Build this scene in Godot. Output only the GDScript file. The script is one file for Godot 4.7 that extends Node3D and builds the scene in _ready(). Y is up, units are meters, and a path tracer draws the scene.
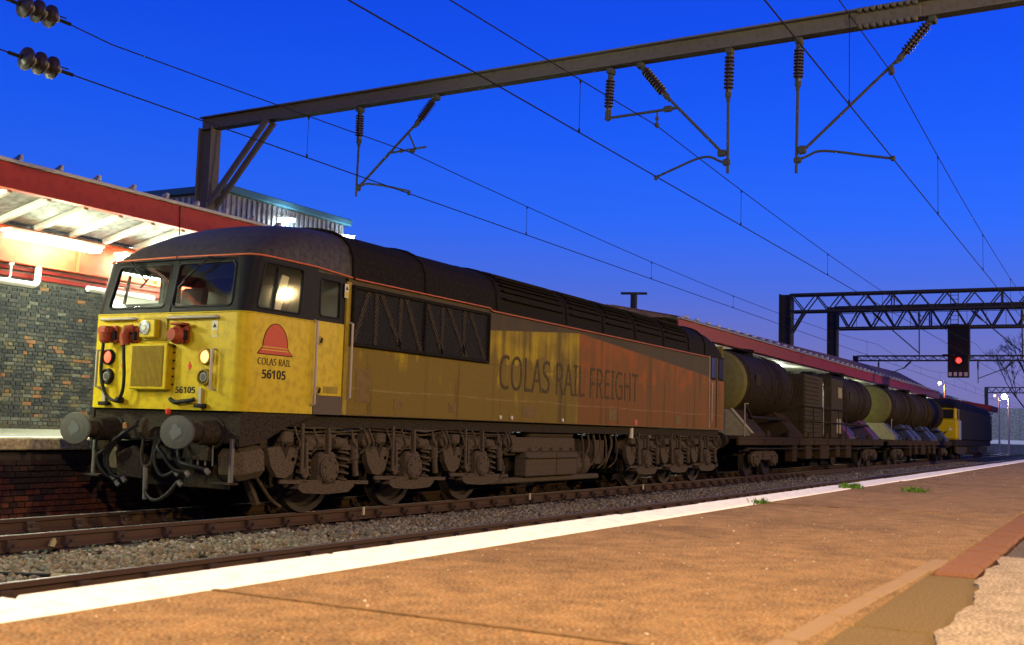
extends Node3D

# ---------------------------------------------------------------- mesh builder
class MB:
	var v := PackedVector3Array()
	var n := PackedVector3Array()
	var uv := PackedVector2Array()
	var ix := PackedInt32Array()
	var off := Vector3.ZERO

	func tri(a: Vector3, b: Vector3, c: Vector3) -> void:
		var m := (b - a).cross(c - a).normalized()
		var k := v.size()
		for q in [a, b, c]:
			v.append(q - off); n.append(m); uv.append(Vector2(q.x, q.y))
		ix.append_array(PackedInt32Array([k, k + 2, k + 1]))

	func quad(a: Vector3, b: Vector3, c: Vector3, d: Vector3, u: Array = []) -> void:
		var m := (c - a).cross(d - b).normalized()
		var k := v.size()
		var p := [a, b, c, d]
		for i in 4:
			v.append(p[i] - off); n.append(m); uv.append(u[i] if u.size() else Vector2(p[i].x, p[i].y))
		ix.append_array(PackedInt32Array([k, k + 2, k + 1, k, k + 3, k + 2]))

	func grid(rows: Array, smooth := true, uvr: Array = []) -> void:
		# rows of equally many points; the surface faces (next column) x (next row)
		var k := v.size()
		var nr := rows.size()
		var nc: int = rows[0].size()
		if not smooth:
			for r in nr - 1:
				for c in nc - 1:
					quad(rows[r][c], rows[r][c + 1], rows[r + 1][c + 1], rows[r + 1][c])
			return
		for r in nr:
			for c in nc:
				var dx: Vector3 = rows[r][mini(c + 1, nc - 1)] - rows[r][maxi(c - 1, 0)]
				var dy: Vector3 = rows[mini(r + 1, nr - 1)][c] - rows[maxi(r - 1, 0)][c]
				var m := dx.cross(dy)
				if m.length() < 1e-9:
					m = Vector3.UP
				v.append(rows[r][c] - off); n.append(m.normalized())
				uv.append(uvr[r][c] if uvr.size() else Vector2(rows[r][c].z, rows[r][c].y))
		for r in nr - 1:
			for c in nc - 1:
				var a := k + r * nc + c
				ix.append_array(PackedInt32Array([a, a + nc + 1, a + 1, a, a + nc, a + nc + 1]))

	func box(c: Vector3, s: Vector3, b := Basis()) -> void:
		var h := s * 0.5
		for ax in 3:
			for sg in [-1.0, 1.0]:
				var e := Vector3.ZERO; e[ax] = sg * h[ax]
				var p := Vector3.ZERO; p[(ax + 1) % 3] = h[(ax + 1) % 3]
				var q := Vector3.ZERO; q[(ax + 2) % 3] = h[(ax + 2) % 3]
				if sg < 0:
					var t := p; p = q; q = t
				quad(c + b * (e - p - q), c + b * (e + p - q), c + b * (e + p + q), c + b * (e - p + q))

	func cbox(c: Vector3, s: Vector3, ch := 0.02, b := Basis()) -> void:
		# a box with chamfered edges
		var h := s * 0.5
		ch = minf(ch, minf(h.x, minf(h.y, h.z)) * 0.9)
		for ax in 3:
			var a1 := (ax + 1) % 3
			var a2 := (ax + 2) % 3
			for sg in [-1.0, 1.0]:
				var e := Vector3.ZERO; e[ax] = sg * h[ax]
				var p := Vector3.ZERO; p[a1] = h[a1] - ch
				var q := Vector3.ZERO; q[a2] = h[a2] - ch
				if sg < 0:
					var t := p; p = q; q = t
				quad(c + b * (e - p - q), c + b * (e + p - q), c + b * (e + p + q), c + b * (e - p + q))
			for s1 in [-1.0, 1.0]:
				for s2 in [-1.0, 1.0]:
					var l := Vector3.ZERO; l[ax] = h[ax] - ch
					var m1 := Vector3.ZERO; m1[a1] = s1 * h[a1]; m1[a2] = s2 * (h[a2] - ch)
					var m2 := Vector3.ZERO; m2[a1] = s1 * (h[a1] - ch); m2[a2] = s2 * h[a2]
					if s1 * s2 > 0:
						quad(c + b * (m1 - l), c + b * (m2 - l), c + b * (m2 + l), c + b * (m1 + l))
					else:
						quad(c + b * (m2 - l), c + b * (m1 - l), c + b * (m1 + l), c + b * (m2 + l))
		for sx in [-1.0, 1.0]:
			for sy in [-1.0, 1.0]:
				for sz in [-1.0, 1.0]:
					var x := c + b * Vector3(sx * h.x, sy * (h.y - ch), sz * (h.z - ch))
					var y := c + b * Vector3(sx * (h.x - ch), sy * h.y, sz * (h.z - ch))
					var z := c + b * Vector3(sx * (h.x - ch), sy * (h.y - ch), sz * h.z)
					if sx * sy * sz > 0:
						tri(x, y, z)
					else:
						tri(x, z, y)

	func bar(a: Vector3, b: Vector3, w: float, h: float, up := Vector3.UP) -> void:
		var d := (b - a).normalized()
		if absf(d.dot(up)) > 0.98:
			up = Vector3(0, 0, 1) if absf(d.z) < 0.9 else Vector3(1, 0, 0)
		var r := d.cross(up).normalized()
		var u := r.cross(d)
		box((a + b) * 0.5, Vector3(w, h, a.distance_to(b)), Basis(r, u, -d))

	func frame(d: Vector3) -> Array:
		var t := Vector3.UP if absf(d.y) < 0.9 else Vector3.RIGHT
		var r := d.cross(t).normalized()
		return [r, d.cross(r).normalized()]

	func tube(p: Array, r: float, seg := 8, caps := true) -> void:
		# a round bar along a path
		var k := v.size()
		var d0: Vector3 = (p[1] - p[0]).normalized()
		var f := frame(d0)
		var e1: Vector3 = f[0]
		for i in p.size():
			var d: Vector3 = (p[mini(i + 1, p.size() - 1)] - p[maxi(i - 1, 0)]).normalized()
			e1 = (e1 - d * e1.dot(d)).normalized()
			var e2 := d.cross(e1)
			for s in seg + 1:
				var a := TAU * s / seg
				var m := e1 * cos(a) + e2 * sin(a)
				v.append(p[i] + m * r - off); n.append(m); uv.append(Vector2(float(s) / seg, i))
		for i in p.size() - 1:
			for s in seg:
				var a := k + i * (seg + 1) + s
				var b := a + seg + 1
				ix.append_array(PackedInt32Array([a, b, a + 1, a + 1, b, b + 1]))
		if caps:
			disc(p[0], -d0, r, seg)
			disc(p[-1], (p[-1] - p[-2]).normalized(), r, seg)

	func disc(c: Vector3, d: Vector3, r: float, seg := 12) -> void:
		var f := frame(d)
		var k := v.size()
		v.append(c - off); n.append(d); uv.append(Vector2.ZERO)
		for s in seg + 1:
			var a := TAU * s / seg
			v.append(c + (f[0] * cos(a) + f[1] * sin(a)) * r - off); n.append(d); uv.append(Vector2(cos(a), sin(a)))
		for s in seg:
			ix.append_array(PackedInt32Array([k, k + 2 + s, k + 1 + s]))

	func lathe(o: Vector3, d: Vector3, prof: Array, seg := 20) -> void:
		# prof: Vector2(distance along d, radius); flat shaded between rings, round about the axis
		var f := frame(d)
		for i in prof.size() - 1:
			var A: Vector2 = prof[i]
			var B: Vector2 = prof[i + 1]
			var k := v.size()
			var sl := Vector2(B.y - A.y, -(B.x - A.x))   # outward normal in (along, radius) turned
			for s in seg + 1:
				var a := TAU * s / seg
				var m: Vector3 = f[0] * cos(a) + f[1] * sin(a)
				var nn := (m * (B.x - A.x) - d * (B.y - A.y)).normalized()
				if nn.length() < 0.5:
					nn = m
				v.append(o + d * A.x + m * A.y - off); n.append(nn); uv.append(Vector2(float(s) / seg, A.x))
				v.append(o + d * B.x + m * B.y - off); n.append(nn); uv.append(Vector2(float(s) / seg, B.x))
			for s in seg:
				var a := k + 2 * s
				ix.append_array(PackedInt32Array([a, a + 1, a + 2, a + 2, a + 1, a + 3]))

	func prism(poly: PackedVector2Array, o: Vector3, ux: Vector3, uy: Vector3, dep: Vector3) -> void:
		# a flat outline in the plane (ux, uy) at o, thickened by dep
		if Geometry2D.is_polygon_clockwise(poly):
			poly = poly.duplicate(); poly.reverse()
		if ux.cross(uy).dot(dep) < 0:
			o = o + dep; dep = -dep
		var t := Geometry2D.triangulate_polygon(poly)
		var p := []
		for q in poly:
			p.append(o + ux * q.x + uy * q.y)
		for i in range(0, t.size(), 3):
			var a: Vector2 = poly[t[i]]
			var b: Vector2 = poly[t[i + 1]]
			var c: Vector2 = poly[t[i + 2]]
			var j := [t[i], t[i + 1], t[i + 2]]
			if (b - a).cross(c - a) < 0:
				j = [t[i], t[i + 2], t[i + 1]]
			tri(p[j[0]] + dep, p[j[1]] + dep, p[j[2]] + dep)
			tri(p[j[0]], p[j[2]], p[j[1]])
		for i in p.size():
			var a: Vector3 = p[i]
			var b: Vector3 = p[(i + 1) % p.size()]
			quad(a, b, b + dep, a + dep)

	func mesh() -> ArrayMesh:
		var a := []
		a.resize(Mesh.ARRAY_MAX)
		a[Mesh.ARRAY_VERTEX] = v; a[Mesh.ARRAY_NORMAL] = n; a[Mesh.ARRAY_TEX_UV] = uv; a[Mesh.ARRAY_INDEX] = ix
		var m := ArrayMesh.new()
		m.add_surface_from_arrays(Mesh.PRIMITIVE_TRIANGLES, a)
		return m

# ---------------------------------------------------------------- scene helpers
var M := {}
var T := {}
var off := Vector3.ZERO
var taken := {}
var rng := RandomNumberGenerator.new()

func nm(called: String) -> String:
	if not taken.has(called):
		taken[called] = 0
		return called
	taken[called] += 1
	return "%s_%03d" % [called, taken[called]]

func mb() -> MB:
	var b := MB.new()
	b.off = off
	return b

func thing(called: String, label: String, category: String, at := Vector3.ZERO, group := "") -> Node3D:
	var o := Node3D.new()
	o.name = nm(called)
	add_child(o)
	o.position = at
	o.set_meta("label", label)
	o.set_meta("category", category)
	if group != "":
		o.set_meta("group", group)
	off = at
	return o

func struct(called: String, at := Vector3.ZERO) -> Node3D:
	var o := Node3D.new()
	o.name = nm(called)
	add_child(o)
	o.position = at
	o.set_meta("kind", "structure")
	off = at
	return o

func part(p: Node3D, called: String, b, m: Material, label := "") -> MeshInstance3D:
	var o := MeshInstance3D.new()
	o.name = called
	o.mesh = b.mesh() if b is MB else b
	o.set_surface_override_material(0, m)
	p.add_child(o, true)
	if label != "":
		o.set_meta("label", label)
	return o

func copy_of(o: Node3D, at: Vector3, label := "") -> Node3D:
	var c: Node3D = o.duplicate()
	c.name = nm(String(o.name).rstrip("0123456789").rstrip("_"))
	add_child(c)
	c.position = at
	if label != "":
		c.set_meta("label", label)
	return c

func lin(r: float, g: float, b: float) -> Color:
	return Color(r, g, b).linear_to_srgb()

func noise_tex(key: String, freq: float, lo: float, hi: float, octaves := 4, size := 512, sd := 1, kind := FastNoiseLite.TYPE_SIMPLEX_SMOOTH, mid := 0.5) -> void:
	var f := FastNoiseLite.new()
	f.noise_type = kind
	f.seed = sd
	f.frequency = freq
	f.fractal_octaves = octaves
	f.fractal_gain = 0.55
	var t := NoiseTexture2D.new()
	t.width = size; t.height = size
	t.seamless = true
	t.noise = f
	var g := Gradient.new()
	g.offsets = PackedFloat32Array([0.0, mid, 1.0])
	g.colors = PackedColorArray([lin(lo, lo, lo), lin((lo + hi) / 2, (lo + hi) / 2, (lo + hi) / 2), lin(hi, hi, hi)])
	t.color_ramp = g
	T[key] = t

func mat(key: String, r: float, g: float, b: float, rough := 0.7, metal := 0.0, tex := "", scale := Vector3.ONE, bump := "", cm := 0.3) -> StandardMaterial3D:
	var m := StandardMaterial3D.new()
	m.resource_name = key
	m.albedo_color = lin(r, g, b)
	m.roughness = rough
	m.metallic = metal
	m.metallic_specular = 0.28 if rough >= 0.5 else 0.5
	if tex != "":
		m.albedo_texture = T[tex]
		m.uv1_triplanar = true
		m.uv1_world_triplanar = true
		m.uv1_scale = scale
	if bump != "":
		m.heightmap_enabled = true
		m.heightmap_texture = T[bump]
		m.heightmap_scale = cm
		m.uv1_triplanar = true
		m.uv1_world_triplanar = true
		m.uv1_scale = scale
	M[key] = m
	return m

func glow(key: String, r: float, g: float, b: float, e: float) -> StandardMaterial3D:
	var m := mat(key, 0.8 * r, 0.8 * g, 0.8 * b, 0.5)
	m.emission_enabled = true
	m.emission = lin(r, g, b)
	m.emission_energy_multiplier = e
	return m

func omni(p: Node3D, at: Vector3, c: Color, e: float, size := 0.15) -> void:
	var l := OmniLight3D.new()
	l.name = "lamp_light"
	l.light_color = c
	l.light_energy = e
	l.light_size = size
	l.omni_range = 120.0
	l.omni_attenuation = 2.0
	l.shadow_enabled = true
	p.add_child(l, true)
	l.position = at - p.position

func area(p: Node3D, at: Vector3, c: Color, e: float, sx: float, sz: float) -> void:
	# a soft light facing down
	var l := AreaLight3D.new()
	l.name = "lamp_light"
	l.light_color = c
	l.light_energy = e
	l.area_size = Vector2(sx, sz)
	l.area_range = 60.0
	l.shadow_enabled = true
	p.add_child(l, true)
	l.position = at - p.position
	l.rotation_degrees = Vector3(-90, 0, 0)

func text(p: Node3D, called: String, s: String, at: Vector3, turn: float, height: float, width: float, m: Material, bold := false) -> void:
	var f := SystemFont.new()
	f.font_names = PackedStringArray(["Droid Sans"])
	f.font_weight = 700 if bold else 400
	var t := TextMesh.new()
	t.text = s
	t.font = f
	t.font_size = 64
	t.pixel_size = 0.01
	t.depth = 0.004
	t.curve_step = 2.0
	var o := MeshInstance3D.new()
	o.name = called
	o.mesh = t
	p.add_child(o, true)
	var bb := t.get_aabb()
	o.set_surface_override_material(0, m)
	var sx := width / maxf(bb.size.x, 0.001)
	var sy := height / maxf(bb.size.y, 0.001)
	var ba := Basis(Vector3.UP, turn) * Basis.from_scale(Vector3(sx, sy, 1))
	o.transform = Transform3D(ba, at - p.position - ba * (bb.position + bb.size * 0.5))

const ZL := -10.19      # nose of the locomotive
const PX := 8.84        # edge of the near platform
const PY := 0.915       # height of both platforms above the rails

func _ready() -> void:
	rng.seed = 56105
	camera_and_light()
	textures_and_materials()
	print("ground"); ground_and_tracks()
	near_platform()
	far_platform()
	near_canopy()
	far_canopy()
	background()
	print("loco"); main_locomotive()
	print("train"); train()
	print("overhead"); overhead()
	small_things()
	lamps()
	print("done")

func camera_and_light() -> void:
	var c := Camera3D.new()
	c.name = "camera"
	add_child(c)
	var yaw := deg_to_rad(28.828)
	var pitch := deg_to_rad(5.33)
	var roll := deg_to_rad(1.7935)
	var f := Vector3(-sin(yaw) * cos(pitch), sin(pitch), -cos(yaw) * cos(pitch))
	var r := Vector3(cos(yaw), 0, -sin(yaw))
	var u := r.cross(f)
	var r2 := r * cos(roll) + u * sin(roll)
	var u2 := u * cos(roll) - r * sin(roll)
	c.transform = Transform3D(Basis(r2, u2, -f), Vector3(10.6046, 1.2483, 0))
	c.keep_aspect = Camera3D.KEEP_HEIGHT
	var at := CameraAttributesPhysical.new()
	at.frustum_focal_length = 41.505
	at.frustum_focus_distance = 15.0
	at.frustum_far = 900.0
	at.frustum_near = 0.05
	at.exposure_aperture = 9.0
	c.attributes = at
	c.fov = 32.25
	c.near = 0.05
	c.far = 900.0
	c.current = true

	var w := WorldEnvironment.new()
	w.name = "environment"
	var e := Environment.new()
	e.background_mode = Environment.BG_SKY
	var sky := Sky.new()
	var sm := PanoramaSkyMaterial.new()
	sm.panorama = dusk_sky()
	sky.sky_material = sm
	e.sky = sky
	e.background_energy_multiplier = 1.0
	e.tonemap_mode = Environment.TONE_MAPPER_LINEAR
	e.tonemap_exposure = 1.0
	e.sdfgi_enabled = true
	e.ssao_enabled = true
	e.ssil_enabled = true
	w.environment = e
	add_child(w)

	# the last light of the sun, below the roofs in the north-west
	var s := DirectionalLight3D.new()
	s.name = "dusk_sun"
	s.light_color = Color(0.55, 0.6, 1.0)
	s.light_energy = 0.02
	s.light_angular_distance = 20.0
	s.sky_mode = DirectionalLight3D.SKY_MODE_LIGHT_ONLY
	s.shadow_enabled = true
	add_child(s)
	s.rotation_degrees = Vector3(-12, -150, 0)

func dusk_sky() -> ImageTexture:
	# clear air after sunset: deep blue above, mauve along the horizon, a little brighter towards the west (left)
	var el := [0.0, 3.0, 5.0, 7.5, 10.5, 15.0, 20.0, 35.0, 60.0, 90.0]
	var co := [[122, 112, 168], [118, 118, 184], [104, 115, 200], [74, 111, 229], [46, 107, 252], [29, 94, 252], [21, 80, 242], [13, 56, 190], [9, 40, 140], [8, 34, 120]]
	var W := 512
	var H := 256
	var im := Image.create_empty(W, H, false, Image.FORMAT_RGBF)
	for j in H:
		var e := 90.0 - (j + 0.5) / H * 180.0
		var c := Color(0.03, 0.03, 0.04)
		if e >= 0:
			for k in el.size() - 1:
				if e >= el[k] and e <= el[k + 1]:
					var t: float = (e - el[k]) / (el[k + 1] - el[k])
					var ca := Color8(co[k][0], co[k][1], co[k][2]).srgb_to_linear()
					var cb := Color8(co[k + 1][0], co[k + 1][1], co[k + 1][2]).srgb_to_linear()
					c = ca.lerp(cb, t)
		for i in W:
			var az := ((i + 0.5) / W - 0.5) * TAU      # from -Z, positive to the right
			var f := 1.0 + 0.18 * cos(az + deg_to_rad(100.0)) if e >= 0 else 1.0
			im.set_pixel(i, j, Color(c.r * f, c.g * f, c.b * f))
	return ImageTexture.create_from_image(im)

func textures_and_materials() -> void:
	noise_tex("blotch", 0.012, 0.45, 1.35, 5, 512, 3)
	noise_tex("fine", 0.09, 0.55, 1.35, 4, 512, 5)
	noise_tex("grain", 0.25, 0.35, 1.5, 3, 512, 7)
	noise_tex("speck", 0.35, 0.3, 1.6, 2, 512, 9, FastNoiseLite.TYPE_CELLULAR)
	noise_tex("soft", 0.02, 0.75, 1.2, 4, 512, 11)
	noise_tex("grime", 0.03, 0.3, 1.25, 5, 512, 13)
	noise_tex("soil", 0.03, 0.66, 1.14, 6, 512, 17, FastNoiseLite.TYPE_SIMPLEX_SMOOTH, 0.4)
	noise_tex("streak", 0.04, 0.4, 1.3, 5, 512, 15)
	mat("bed", 0.075, 0.065, 0.045, 0.95, 0, "grain", Vector3(2, 2, 2), "grain", 2.0)
	mat("stone", 1, 1, 1, 0.9)
	M.stone.vertex_color_use_as_albedo = true
	mat("rail", 0.085, 0.05, 0.032, 0.8, 0.1, "fine", Vector3(3, 3, 3))
	mat("railhead", 0.42, 0.40, 0.37, 0.36, 0.85, "soft", Vector3(2, 2, .4))
	mat("sleeper", 0.075, 0.055, 0.042, 0.9, 0, "streak", Vector3(.4, 3, 5))
	mat("chair", 0.07, 0.045, 0.032, 0.85, 0.1, "fine", Vector3(4, 4, 4))
	mat("white_paint", 0.86, 0.85, 0.82, 0.7, 0, "soft", Vector3(1.5, 1.5, 1.5), "fine", 0.3)
	mat("tarmac", 1, 1, 1, 0.9)
	M.tarmac.albedo_texture = platform_texture(Color(0.285, 0.158, 0.061), Color(0.27, 0.184, 0.088), 0.17, 0.55)
	M.tarmac.uv1_triplanar = true
	M.tarmac.uv1_world_triplanar = true
	M.tarmac.uv1_scale = Vector3(0.66, 0.66, 0.66)
	noise_tex("stain", 0.010, 0.62, 1.32, 6, 512, 61)
	M.tarmac.detail_enabled = true
	M.tarmac.detail_albedo = T.stain
	M.tarmac.detail_blend_mode = BaseMaterial3D.BLEND_MODE_MUL
	M.tarmac.detail_uv_layer = BaseMaterial3D.DETAIL_UV_2
	M.tarmac.uv2_triplanar = true
	M.tarmac.uv2_world_triplanar = true
	M.tarmac.uv2_scale = Vector3(0.21, 0.21, 0.21)
	M.tarmac.heightmap_enabled = true
	M.tarmac.heightmap_texture = T.grain
	M.tarmac.heightmap_scale = 0.35
	mat("moss", 0.225, 0.135, 0.055, 0.95, 0, "grain", Vector3(3, 3, 3))
	mat("edging", 0.30, 0.20, 0.12, 0.9, 0, "grain", Vector3(5, 5, 5), "fine", 0.4)
	mat("slab_brown", 0.165, 0.112, 0.046, 0.9, 0, "grain", Vector3(1.2, 1.2, 1.2), "grain", 0.3)
	mat("red_brick", 0.215, 0.098, 0.052, 0.9, 0, "fine", Vector3(3, 3, 3), "grain", 0.2)
	mat("grey_tarmac", 1, 1, 1, 0.95)
	mat("dark_tarmac", 1, 1, 1, 0.95)
	for q in [["grey_tarmac", Color(0.36, 0.285, 0.21)], ["dark_tarmac", Color(0.11, 0.085, 0.07)]]:
		M[q[0]].albedo_texture = platform_texture(q[1], q[1] * 0.8, 0.13, 0.5)
		M[q[0]].uv1_triplanar = true
		M[q[0]].uv1_world_triplanar = true
		M[q[0]].uv1_scale = Vector3(0.8, 0.8, 0.8)
	mat("grass", 0.09, 0.19, 0.02, 0.8)
	M.grass.backlight_enabled = true
	M.grass.backlight = lin(0.05, 0.09, 0.01)
	mat("concrete", 0.34, 0.31, 0.26, 0.9, 0, "grime", Vector3(.6, .6, .6), "fine", 0.3)
	mat("coping", 0.50, 0.44, 0.27, 0.9, 0, "grime", Vector3(.9, .9, .9), "fine", 0.4)
	mat("mortar", 0.25, 0.23, 0.19, 0.95, 0, "grain", Vector3(3, 3, 3))
	mat("dark_mortar", 0.055, 0.045, 0.04, 0.95, 0, "grain", Vector3(3, 3, 3))
	# bricks of the wall behind the far platform: blue-black, with paler and orange ones
	var bc := [[0.040, 0.040, 0.046], [0.055, 0.052, 0.055], [0.032, 0.033, 0.040], [0.070, 0.062, 0.056], [0.090, 0.074, 0.058], [0.145, 0.110, 0.070], [0.22, 0.100, 0.055], [0.115, 0.110, 0.100]]
	for i in bc.size():
		mat("brick%d" % i, bc[i][0], bc[i][1], bc[i][2], 0.75, 0, "blotch", Vector3(2.3, 2.3, 2.3), "fine", 0.3)
	var rc := [[0.075, 0.030, 0.022], [0.055, 0.026, 0.022], [0.11, 0.036, 0.022], [0.036, 0.024, 0.022], [0.14, 0.05, 0.03]]
	for i in rc.size():
		mat("redbrick%d" % i, rc[i][0], rc[i][1], rc[i][2], 0.8, 0, "blotch", Vector3(2.3, 2.3, 2.3), "fine", 0.3)
	mat("red_paint", 0.30, 0.030, 0.024, 0.5, 0, "soft", Vector3(.5, .5, .5))
	mat("orange_paint", 0.48, 0.085, 0.035, 0.5, 0, "soft", Vector3(.5, .5, .5))
	mat("soffit", 0.42, 0.41, 0.39, 0.7, 0, "grime", Vector3(.35, .35, .35))
	mat("rafter", 0.62, 0.60, 0.55, 0.6, 0, "soft", Vector3(1, 1, 1))
	mat("white_pipe", 0.78, 0.78, 0.76, 0.4)
	mat("gutter", 0.45, 0.44, 0.42, 0.6, 0, "fine", Vector3(1, 1, 1))
	mat("roof_felt", 0.10, 0.09, 0.085, 0.9, 0, "fine", Vector3(1, 1, 1))
	mat("tan_roof", 0.34, 0.19, 0.10, 0.85, 0, "streak", Vector3(1, .3, 2))
	mat("shed_grey", 0.27, 0.28, 0.30, 0.55, 0.1, "streak", Vector3(1, .2, 1))
	mat("shed_teal", 0.055, 0.15, 0.19, 0.6)
	mat("shed_slat", 0.30, 0.40, 0.44, 0.5)
	mat("gantry", 0.105, 0.098, 0.082, 0.75, 0.0, "soft", Vector3(.8, .8, .8))
	mat("gantry_dark", 0.040, 0.040, 0.038, 0.75, 0.0, "soft", Vector3(.5, .5, .5))
	mat("galvanised", 0.055, 0.062, 0.056, 0.8, 0, "fine", Vector3(2, 2, 2))
	mat("porcelain", 0.022, 0.014, 0.011, 0.38)
	mat("cement_cap", 0.20, 0.20, 0.18, 0.7)
	mat("wire", 0.010, 0.010, 0.011, 0.9, 0)
	mat("black", 0.012, 0.012, 0.013, 0.6)
	mat("rubber", 0.010, 0.010, 0.011, 0.5)
	mat("far_wall", 0.34, 0.33, 0.31, 0.9, 0, "grime", Vector3(.2, .2, .2))
	mat("far_roof", 0.10, 0.105, 0.13, 0.9, 0, "soft", Vector3(.1, .1, .1))
	mat("bark", 0.04, 0.033, 0.03, 0.9)
	# locomotive and wagons
	mat("yellow", 0.56, 0.405, 0.007, 0.42, 0, "soil", Vector3(.4, .4, .4))
	M.yellow.metallic_specular = 0.3
	M["yellow_side"] = M.yellow
	mat("yellow_dirty", 0.33, 0.24, 0.022, 0.55, 0, "soil", Vector3(.5, .5, .5))
	mat("cab_black", 0.011, 0.011, 0.011, 0.5, 0, "soft", Vector3(1, 1, 1))
	M.cab_black.metallic_specular = 0.2
	mat("roof_black", 0.020, 0.016, 0.010, 0.75, 0, "grime", Vector3(.8, .8, .8), "fine", 0.2)
	mat("roof_dome", 0.070, 0.060, 0.042, 0.5, 0, "grime", Vector3(.6, .6, .6))
	mat("orange_line", 0.52, 0.13, 0.05, 0.5)
	mat("helmet", 0.52, 0.085, 0.04, 0.5, 0, "soft", Vector3(2, 2, 2))
	mat("letter", 0.018, 0.016, 0.012, 0.6)
	mat("ghost_letter", 0.098, 0.066, 0.021, 0.75, 0, "grime", Vector3(1.4, .4, 1.4))
	mat("socket", 0.38, 0.075, 0.03, 0.55, 0, "grime", Vector3(4, 4, 4))
	mat("underframe", 0.048, 0.038, 0.026, 0.8, 0.0, "grime", Vector3(1.3, 1.3, 1.3), "fine", 0.3)
	mat("bogie", 0.122, 0.094, 0.060, 0.85, 0.0, "grime", Vector3(1.6, 1.6, 1.6), "fine", 0.4)
	M["bogie_light"] = M.bogie
	mat("wheel", 0.055, 0.042, 0.034, 0.7, 0.3, "fine", Vector3(2, 2, 2))
	mat("tyre", 0.30, 0.28, 0.26, 0.35, 0.8)
	mat("buffer", 0.105, 0.10, 0.082, 0.6, 0.1, "grime", Vector3(5, 5, 5))
	mat("steel", 0.14, 0.13, 0.11, 0.55, 0.2, "fine", Vector3(3, 3, 3))
	mat("hand_rail", 0.42, 0.37, 0.28, 0.5, 0.1, "fine", Vector3(4, 4, 4))
	mat("hose", 0.016, 0.015, 0.013, 0.55)
	mat("brass", 0.35, 0.20, 0.06, 0.4, 0.6)
	mat("cab_inside", 0.15, 0.155, 0.13, 0.8)
	mat("cab_seat", 0.05, 0.055, 0.05, 0.8)
	mat("label_white", 0.62, 0.60, 0.42, 0.6)
	mat("label_yellow", 0.60, 0.45, 0.05, 0.6)
	mat("diamond_red", 0.60, 0.05, 0.02, 0.5)
	mat("tread_plate", 0.15, 0.115, 0.075, 0.6, 0.3, "speck", Vector3(9, 9, 9), "speck", 0.6)
	mat("tank_grey", 0.050, 0.036, 0.014, 0.7, 0, "grime", Vector3(.35, .35, .35))
	mat("tank_end", 0.17, 0.15, 0.035, 0.6, 0, "soft", Vector3(.3, .3, .3))
	mat("wagon_brown", 0.070, 0.047, 0.022, 0.8, 0.0, "grime", Vector3(.8, .8, .8))
	mat("wagon_cream", 0.36, 0.32, 0.15, 0.7, 0, "soft", Vector3(.5, .5, .5))
	mat("wagon_purple", 0.10, 0.085, 0.16, 0.6, 0, "grime", Vector3(.8, .8, .8))
	mat("wagon_pink", 0.42, 0.06, 0.14, 0.6, 0, "grime", Vector3(.8, .8, .8))
	mat("wagon_blue", 0.09, 0.12, 0.20, 0.6, 0, "grime", Vector3(.8, .8, .8))
	mat("container_grey", 0.065, 0.050, 0.024, 0.7, 0.0, "streak", Vector3(1, .3, 1))
	mat("chrome", 0.5, 0.52, 0.55, 0.25, 0.9)
	mat("loco_grey", 0.050, 0.042, 0.024, 0.75, 0, "grime", Vector3(.5, .2, .5))
	for k in ["tank_grey", "wagon_brown", "container_grey", "loco_grey", "bogie", "bogie_light", "underframe", "roof_black"]:
		M[k].metallic_specular = 0.16
	mat("station_stone", 0.36, 0.30, 0.20, 0.9, 0, "grime", Vector3(.3, .3, .3))
	mat("loco_door", 0.30, 0.36, 0.40, 0.5)
	var g := mat("glass", 0.02, 0.025, 0.025, 0.03)
	g.transparency = BaseMaterial3D.TRANSPARENCY_ALPHA
	g.albedo_color = Color(0.12, 0.13, 0.13, 0.08)
	g.metallic_specular = 0.5
	var dg := mat("dark_glass", 0.02, 0.02, 0.02, 0.06)
	dg.metallic_specular = 0.6
	glow("tube_glow", 0.93, 1.0, 0.90, 30.0)
	glow("red_glow", 1.0, 0.035, 0.03, 4.0)
	glow("amber_glow", 1.0, 0.50, 0.16, 2.2)
	glow("tail_glow", 1.0, 0.14, 0.07, 1.3)
	glow("sodium_glow", 1.0, 0.50, 0.16, 14.0)
	glow("blue_white_glow", 0.72, 0.88, 1.0, 40.0)
	glow("warm_glow", 1.0, 0.68, 0.36, 10.0)

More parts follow.
